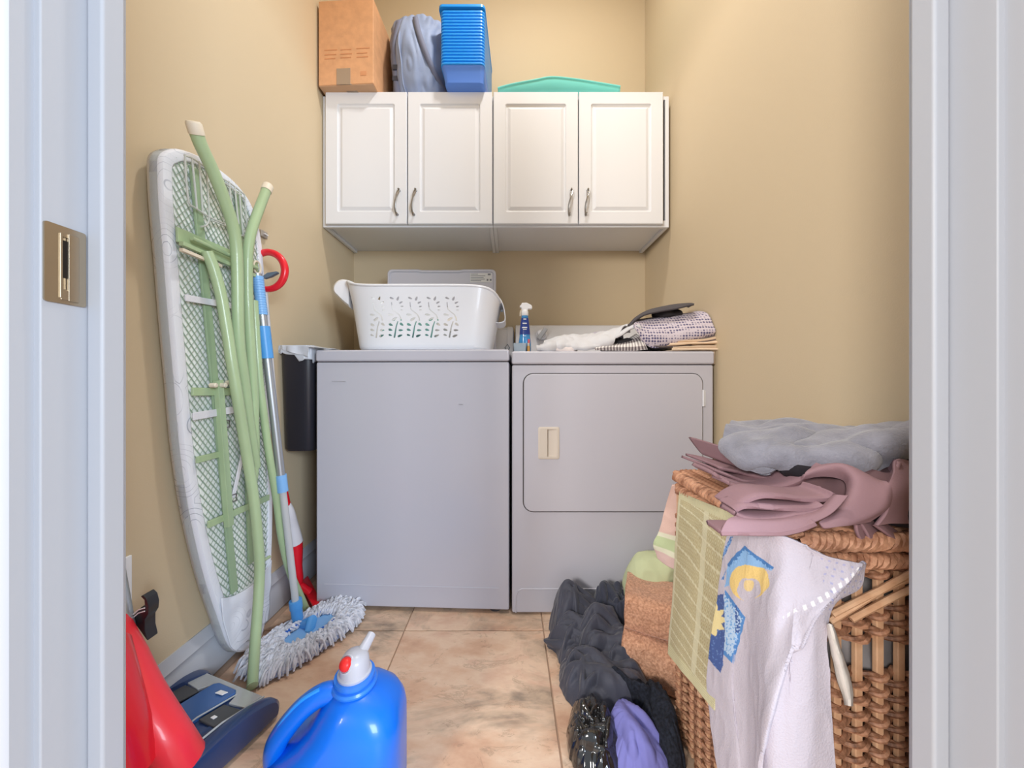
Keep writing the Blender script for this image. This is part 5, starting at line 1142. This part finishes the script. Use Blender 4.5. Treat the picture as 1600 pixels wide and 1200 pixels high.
# tail pieces under the bundle at the right
for a_, b_, c_, s_ in (((1260, 665), (1270, 720), (1310, 785), 1), ((1290, 650), (1330, 720), (1350, 770), 2), ((1370, 670), (1440, 720), (1515, 770), 3)):
    rows_ = [[(*z8(a_[0]-12, a_[1]), 0.455), (*z8(a_[0]+25, a_[1]), 0.462), (*z8(a_[0]+60, a_[1]-5), 0.475)], [(*z8(b_[0]-12, b_[1]), 0.456), (*z8(b_[0]+22, b_[1]), 0.462), (*z8(b_[0]+50, b_[1]-10), 0.475)], [(*z8(c_[0]-14, c_[1]), 0.458), (*z8(c_[0]+14, c_[1]), 0.462), (*z8(c_[0]+30, c_[1]-10), 0.475)]]
    cloth('sheet_tail', [[P(*q_) for q_ in r] for r in rows_], MV, nu=20, nv=24, thick=0.004, amp=0.0015, s=30, seed=s_, parent=ms)
# filling so the bundle rests on the lid
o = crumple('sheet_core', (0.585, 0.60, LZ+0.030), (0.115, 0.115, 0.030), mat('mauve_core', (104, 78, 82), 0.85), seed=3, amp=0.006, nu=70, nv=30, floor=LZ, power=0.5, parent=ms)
# dark cloth under the bundle at the right
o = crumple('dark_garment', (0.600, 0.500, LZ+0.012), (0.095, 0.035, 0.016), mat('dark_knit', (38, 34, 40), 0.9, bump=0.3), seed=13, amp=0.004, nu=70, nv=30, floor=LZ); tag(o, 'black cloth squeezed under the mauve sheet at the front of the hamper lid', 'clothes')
FL = mat('grey_fleece', (146, 146, 158), 0.98, var=0.12, vscale=40, bump=0.8, bscale=260, sheen=0.3)
rows_ = [[(1134, 702, 0.64), (1160, 728, 0.60), (1195, 735, 0.58), (1230, 730, 0.56), (1262, 728, 0.55), (1300, 738, 0.535), (1340, 742, 0.53), (1376, 725, 0.525), (1430, 700, 0.52), (1480, 690, 0.52)],
         [(1130, 690, 0.65), (1160, 715, 0.60), (1195, 722, 0.575), (1230, 705, 0.56), (1262, 712, 0.55), (1300, 722, 0.53), (1335, 726, 0.52), (1370, 706, 0.515), (1430, 690, 0.51), (1480, 682, 0.51)],
         [(1134, 678, 0.67), (1165, 690, 0.62), (1205, 700, 0.59), (1235, 692, 0.575), (1270, 696, 0.56), (1305, 698, 0.54), (1345, 690, 0.53), (1385, 682, 0.53), (1430, 672, 0.53), (1480, 668, 0.53)],
         [(1140, 670, 0.70), (1175, 675, 0.66), (1210, 678, 0.62), (1240, 676, 0.61), (1280, 682, 0.60), (1320, 684, 0.58), (1355, 674, 0.57), (1395, 671, 0.57), (1430, 668, 0.57), (1480, 664, 0.57)],
         [(1150, 662, 0.74), (1185, 670, 0.71), (1215, 664, 0.68), (1250, 668, 0.67), (1290, 675, 0.66), (1325, 677, 0.64), (1360, 670, 0.63), (1400, 668, 0.63), (1430, 667, 0.63), (1480, 665, 0.63)],
         [(1165, 672, 0.79), (1190, 675, 0.78), (1220, 672, 0.77), (1250, 674, 0.77), (1290, 680, 0.76), (1325, 682, 0.75), (1360, 676, 0.74), (1400, 675, 0.74), (1430, 674, 0.74), (1480, 674, 0.74)]]
rails = [[P(*q_) for q_ in r] for r in rows_]
for r in rails:
    for q_ in r: q_.x = min(q_.x, 0.706)
o = cloth('grey_fleece', rails, FL, nu=150, nv=100, thick=0.010, amp=0.009, s=13, seed=21, amp2=0.010, s2=19, stretch=(0.6, 1.2, 1.2)); tag(o, 'soft grey fleece garment crumpled on top of the mauve sheet', 'clothes')
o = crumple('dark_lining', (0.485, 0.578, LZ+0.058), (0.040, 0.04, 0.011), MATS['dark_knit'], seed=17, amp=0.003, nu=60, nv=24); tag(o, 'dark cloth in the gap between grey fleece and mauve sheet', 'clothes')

# ---------------------------------------------------------------- heap on the floor
BLC = mat('black_jersey', (62, 64, 78), 0.62, var=0.12, vscale=20, bump=0.2, bscale=500, sheen=0.2)
BLC2 = mat('black_jersey_blue', (46, 50, 66), 0.8, bump=0.2, bscale=500, sheen=0.2)
def heap(name, outline, H, m, label, seed, ang=0.3, n_=26, rr_=(0.012, 0.026), cat='clothes', lean=(0, 0), z0=0.0015, sharp=1.0, manual=(), nr=90, na=220, fine=0.0012, lenr=(0.08, 0.2), top=0.45, spread=0.5):
    """a bunched cloth: long rolls and folds laid over a mound, their valleys sharp"""
    rn = random.Random(seed); B = np.array([[p.x, p.y] for p in catmull([(x, y, 0) for x, y in outline], na, closed=True)]); c_ = B.mean(0)+np.array(lean)
    for k in range(na): B[k] += 0.005*np.array([noise.noise(Vector((k*0.16, seed, 0))), noise.noise(Vector((k*0.16, seed, 9)))])
    s_ = (np.arange(nr)/(nr-1))[:, None, None]; XY = c_+s_*(B[None]-c_)
    wx = np.array([[noise.noise(Vector((x*14, y*14, seed))) for x, y in r] for r in XY]); wy = np.array([[noise.noise(Vector((x*14, y*14, seed+20))) for x, y in r] for r in XY])
    Q = XY+0.012*np.stack([wx, wy], -1)
    e = 1-(np.arange(nr)/(nr-1))[:, None]; base_ = H*(1-(1-np.minimum(1, e/top))**2.2)**0.6*np.ones((1, na)); base_ = base_*(0.80+0.35*wx)
    strokes = [(list(map(tuple, st_)), r_, lv) for st_, r_, lv in manual]
    ext = B.max(0)-B.min(0)
    for k in range(n_):
        t = rn.uniform(0, 2*math.pi); q_ = c_+(B[int(t/(2*math.pi)*na) % na]-c_)*rn.uniform(0, 0.95)**0.7; a_ = ang+rn.gauss(0, spread); L = rn.uniform(*lenr); cv = rn.uniform(-5, 5); pts = []
        for i in range(9): pts.append(tuple(q_)); q_ = q_+np.array([math.cos(a_), math.sin(a_)])*L/8; a_ += cv*L/8
        strokes.append((pts, rn.uniform(*rr_), rn.uniform(-0.3, 0.8)))
    F_ = np.zeros(XY.shape[:2]); KK = 480.0*sharp; acc = np.ones(XY.shape[:2])
    for pts, r_, lv in strokes:
        P0 = np.array(pts[:-1]); P1 = np.array(pts[1:]); D_ = P1-P0; LL = (D_**2).sum(1)+1e-12; best = None
        for k in range(len(P0)):
            t = np.clip(((Q-P0[k])@D_[k])/LL[k], 0, 1); tt = (k+t)/len(P0); d2 = np.sqrt(((Q-P0[k]-t[..., None]*D_[k])**2).sum(-1)); w_ = r_*(0.35+0.65*np.sin(np.pi*np.clip(tt, 0.04, 0.96))**0.6)
            hgt = w_*np.clip(1-(d2/w_)**2, 0, None)**0.7*1.15+np.where(d2 < w_, lv*0.012*np.clip(1-(d2/w_)**4, 0, None), 0); best = hgt if best is None else np.maximum(best, hgt)
        acc += np.exp(KK*np.clip(best, -0.05, 0.2))-1
    F_ = np.log(acc)/KK
    Z = z0+base_+F_*np.minimum(1, e*4)**0.5
    vs = []
    for j in range(nr):
        for i in range(na): vs.append((XY[j, i, 0], XY[j, i, 1], float(max(z0, Z[j, i] if j < nr-1 else z0)+fine*noise.noise(Vector((XY[j, i, 0]*90, XY[j, i, 1]*90, seed))) if j < nr-1 else z0)))
    mb = MB(); mb.add(vs, [(j*na+i, j*na+(i+1) % na, (j+1)*na+(i+1) % na, (j+1)*na+i) for j in range(nr-1) for i in range(na)])
    o = mb.build(name, m, None, fix=True); me = o.data; me.polygons.foreach_set('use_smooth', [True]*len(me.polygons))
    for e_ in me.edges: e_.use_edge_sharp = False
    return tag(o, label, cat)
BG = 'black_garment'
heap(BG, [(0.128, 1.085), (0.135, 1.14), (0.19, 1.172), (0.27, 1.165), (0.30, 1.12), (0.29, 1.05), (0.22, 1.03), (0.15, 1.04)], 0.125, BLC, 'black jersey shirt bunched highest against the dryer front', 2, manual=(([(0.14, 1.06), (0.17, 1.10), (0.22, 1.12), (0.28, 1.10)], 0.016, 1.2), ([(0.15, 1.13), (0.20, 1.09), (0.27, 1.07)], 0.013, 1.0), ([(0.20, 1.16), (0.215, 1.10), (0.20, 1.05)], 0.010, 1.3)), ang=0.75, n_=44, rr_=(0.008, 0.020), lenr=(0.10, 0.24), spread=0.4, top=0.7)
heap(BG, [(0.112, 1.045), (0.15, 1.075), (0.24, 1.09), (0.29, 1.04), (0.27, 0.97), (0.20, 0.94), (0.145, 0.965), (0.135, 1.015)], 0.080, BLC, 'black garment spilling left over the tiles from the heap', 5, ang=0.25, n_=44, rr_=(0.008, 0.018), lenr=(0.10, 0.26), spread=0.4, top=0.7)
heap(BG, [(0.18, 1.03), (0.24, 1.09), (0.32, 1.07), (0.345, 0.99), (0.335, 0.90), (0.27, 0.88), (0.20, 0.92)], 0.115, BLC, 'black garment in the middle of the heap, level with the lower brown towel', 9, manual=(([(0.20, 1.00), (0.25, 1.02), (0.33, 1.00)], 0.016, 0.9), ([(0.19, 0.96), (0.25, 0.985), (0.335, 0.955)], 0.015, 0.8), ([(0.20, 0.925), (0.26, 0.945), (0.34, 0.915)], 0.014, 1.0)), ang=0.35, n_=38, rr_=(0.010, 0.022), lenr=(0.12, 0.28), spread=0.3, top=0.75)
heap(BG, [(0.132, 0.93), (0.16, 0.985), (0.25, 0.98), (0.335, 0.93), (0.352, 0.86), (0.30, 0.81), (0.20, 0.815), (0.145, 0.86)], 0.070, BLC, 'wrinkled black garment at the near side of the heap above the plastic bag', 14, manual=(([(0.145, 0.91), (0.20, 0.945), (0.27, 0.935), (0.34, 0.88)], 0.016, 1.2), ([(0.15, 0.875), (0.21, 0.905), (0.28, 0.89), (0.34, 0.845)], 0.014, 1.1), ([(0.17, 0.845), (0.22, 0.862), (0.29, 0.85)], 0.012, 1.0), ([(0.16, 0.955), (0.19, 0.90), (0.175, 0.84)], 0.010, 1.4)), ang=-0.30, n_=30, rr_=(0.014, 0.030), lenr=(0.12, 0.30), spread=0.3, top=0.75)
heap('navy_garment', [(0.26, 1.08), (0.28, 1.15), (0.36, 1.16), (0.40, 1.12), (0.385, 1.05), (0.31, 1.03)], 0.150, BLC2, 'navy-black cloth between the black heap and the green cloth', 19, ang=1.5, n_=16, rr_=(0.010, 0.020), spread=0.2, lenr=(0.1, 0.2))
rails = [[P(x, y, Y) for x, y, Y in r] for r in (((850, 1003, 1.055), (862, 996, 1.05), (880, 990, 1.04), (905, 990, 1.02)), ((850, 1001, 1.04), (864, 1003, 1.02), (884, 1002, 1.00), (908, 1004, 0.98)), ((856, 1008, 1.035), (868, 1012, 1.01), (886, 1016, 0.985), (906, 1018, 0.96)))]
for r in rails:
    for q_ in r: q_.z = max(q_.z, 0.012)
o = cloth('black_sleeve', rails, BLC, nu=40, nv=24, thick=0.006, amp=0.004, s=30, seed=2); tag(o, 'black sleeve end sticking out over the tiles left of the heap', 'clothes')
FUZ = mat('black_terry', (36, 40, 52), 1.0, bump=1.0, bscale=220, rgb2=(14, 16, 24), vscale=160)
heap('fuzzy_sock', [(0.305, 0.80), (0.325, 0.855), (0.355, 0.865), (0.374, 0.82), (0.374, 0.76), (0.36, 0.71), (0.325, 0.70), (0.31, 0.75)], 0.075, FUZ, 'fuzzy black terry cloth against the lower left edge of the hamper', 23, ang=1.5, n_=8, rr_=(0.012, 0.022), fine=0.003, top=0.6)
heap('fuzzy_cloth', [(0.245, 0.875), (0.30, 0.86), (0.345, 0.835), (0.335, 0.80), (0.29, 0.815), (0.245, 0.845)], 0.095, FUZ, 'strip of fuzzy black cloth above the purple cloth in the heap', 27, ang=-0.6, n_=6, rr_=(0.008, 0.014), fine=0.003, spread=0.2)
heap('purple_cloth', [(0.232, 0.80), (0.262, 0.822), (0.300, 0.80), (0.330, 0.755), (0.325, 0.70), (0.26, 0.68), (0.215, 0.71), (0.215, 0.76)], 0.062, mat('periwinkle_cloth', (126, 126, 196), 0.85, var=0.06, bump=0.2), 'periwinkle purple cloth bunched beside the black plastic bag', 33, ang=1.9, n_=9, rr_=(0.014, 0.026), top=0.7)
BAGM = mat('black_film', (30, 28, 28), 0.14, coat=0.8, bump=0.3, bscale=30)
heap('plastic_bag', [(0.135, 0.80), (0.165, 0.838), (0.215, 0.835), (0.240, 0.79), (0.235, 0.72), (0.19, 0.68), (0.14, 0.70), (0.125, 0.75)], 0.055, BAGM, 'shiny black plastic bag at the near end of the dark heap', 37, ang=1.2, n_=30, rr_=(0.006, 0.016), cat='bag', sharp=3, spread=1.0, lenr=(0.03, 0.09), top=0.6)
BT = mat('brown_terry', (214, 164, 134), 1.0, rgb2=(168, 120, 92), vscale=170, bump=1.0, bscale=260, sheen=0.3)
def towelfold(c_, hw, hd, th, rot, lab, seed):
    R2 = Matrix.Translation(c_) @ Matrix.Rotation(rot, 4, 'Z'); rows_ = []
    prof = [(hd, -th), (0, -th), (-hd*0.8, -th), (-hd, -th*0.5), (-hd*1.02, 0), (-hd, th*0.5), (-hd*0.8, th), (0, th*1.1), (hd, th)]
    for y, z in prof: rows_.append([R2 @ Vector((x*hw, y+(0.004*math.sin(x*3+seed)), z+0.006*math.cos(x*2.4+seed))) for x in (-1, -0.94, -0.4, 0.2, 0.7, 1)])
    mb = MB(); G = ripple(loft(rows_, 70, 70), 0.003, 24, seed); 
    for r in G:
        for q_ in r: q_.z = max(q_.z, 0.005)
    mb.grid(G); 
    n_ = len(G[0]); mb.f.append(tuple(j*n_ for j in range(len(G)))); mb.f.append(tuple(j*n_+n_-1 for j in range(len(G)))[::-1])
    o = mb.build('brown_towel', BT, None); tag(o, lab, 'towel'); return o
towelfold((0.420, 0.925, 0.062), 0.105, 0.070, 0.052, math.radians(-28), 'folded brown terry towel, lower of the two behind the hamper', 2)
towelfold((0.430, 0.965, 0.168), 0.100, 0.070, 0.044, math.radians(-22), 'folded brown terry towel, upper of the two behind the hamper', 4)
o = crumple('green_garment', (0.455, 1.085, 0.125), (0.085, 0.055, 0.125), mat('pale_green_cloth', (196, 204, 164), 0.9, var=0.05, bump=0.2), seed=41, amp=0.010, s=7, amp2=0.003, nu=110, nv=70, floor=0.0015); tag(o, 'pale green cloth bunched against the dryer behind the brown towels', 'clothes')
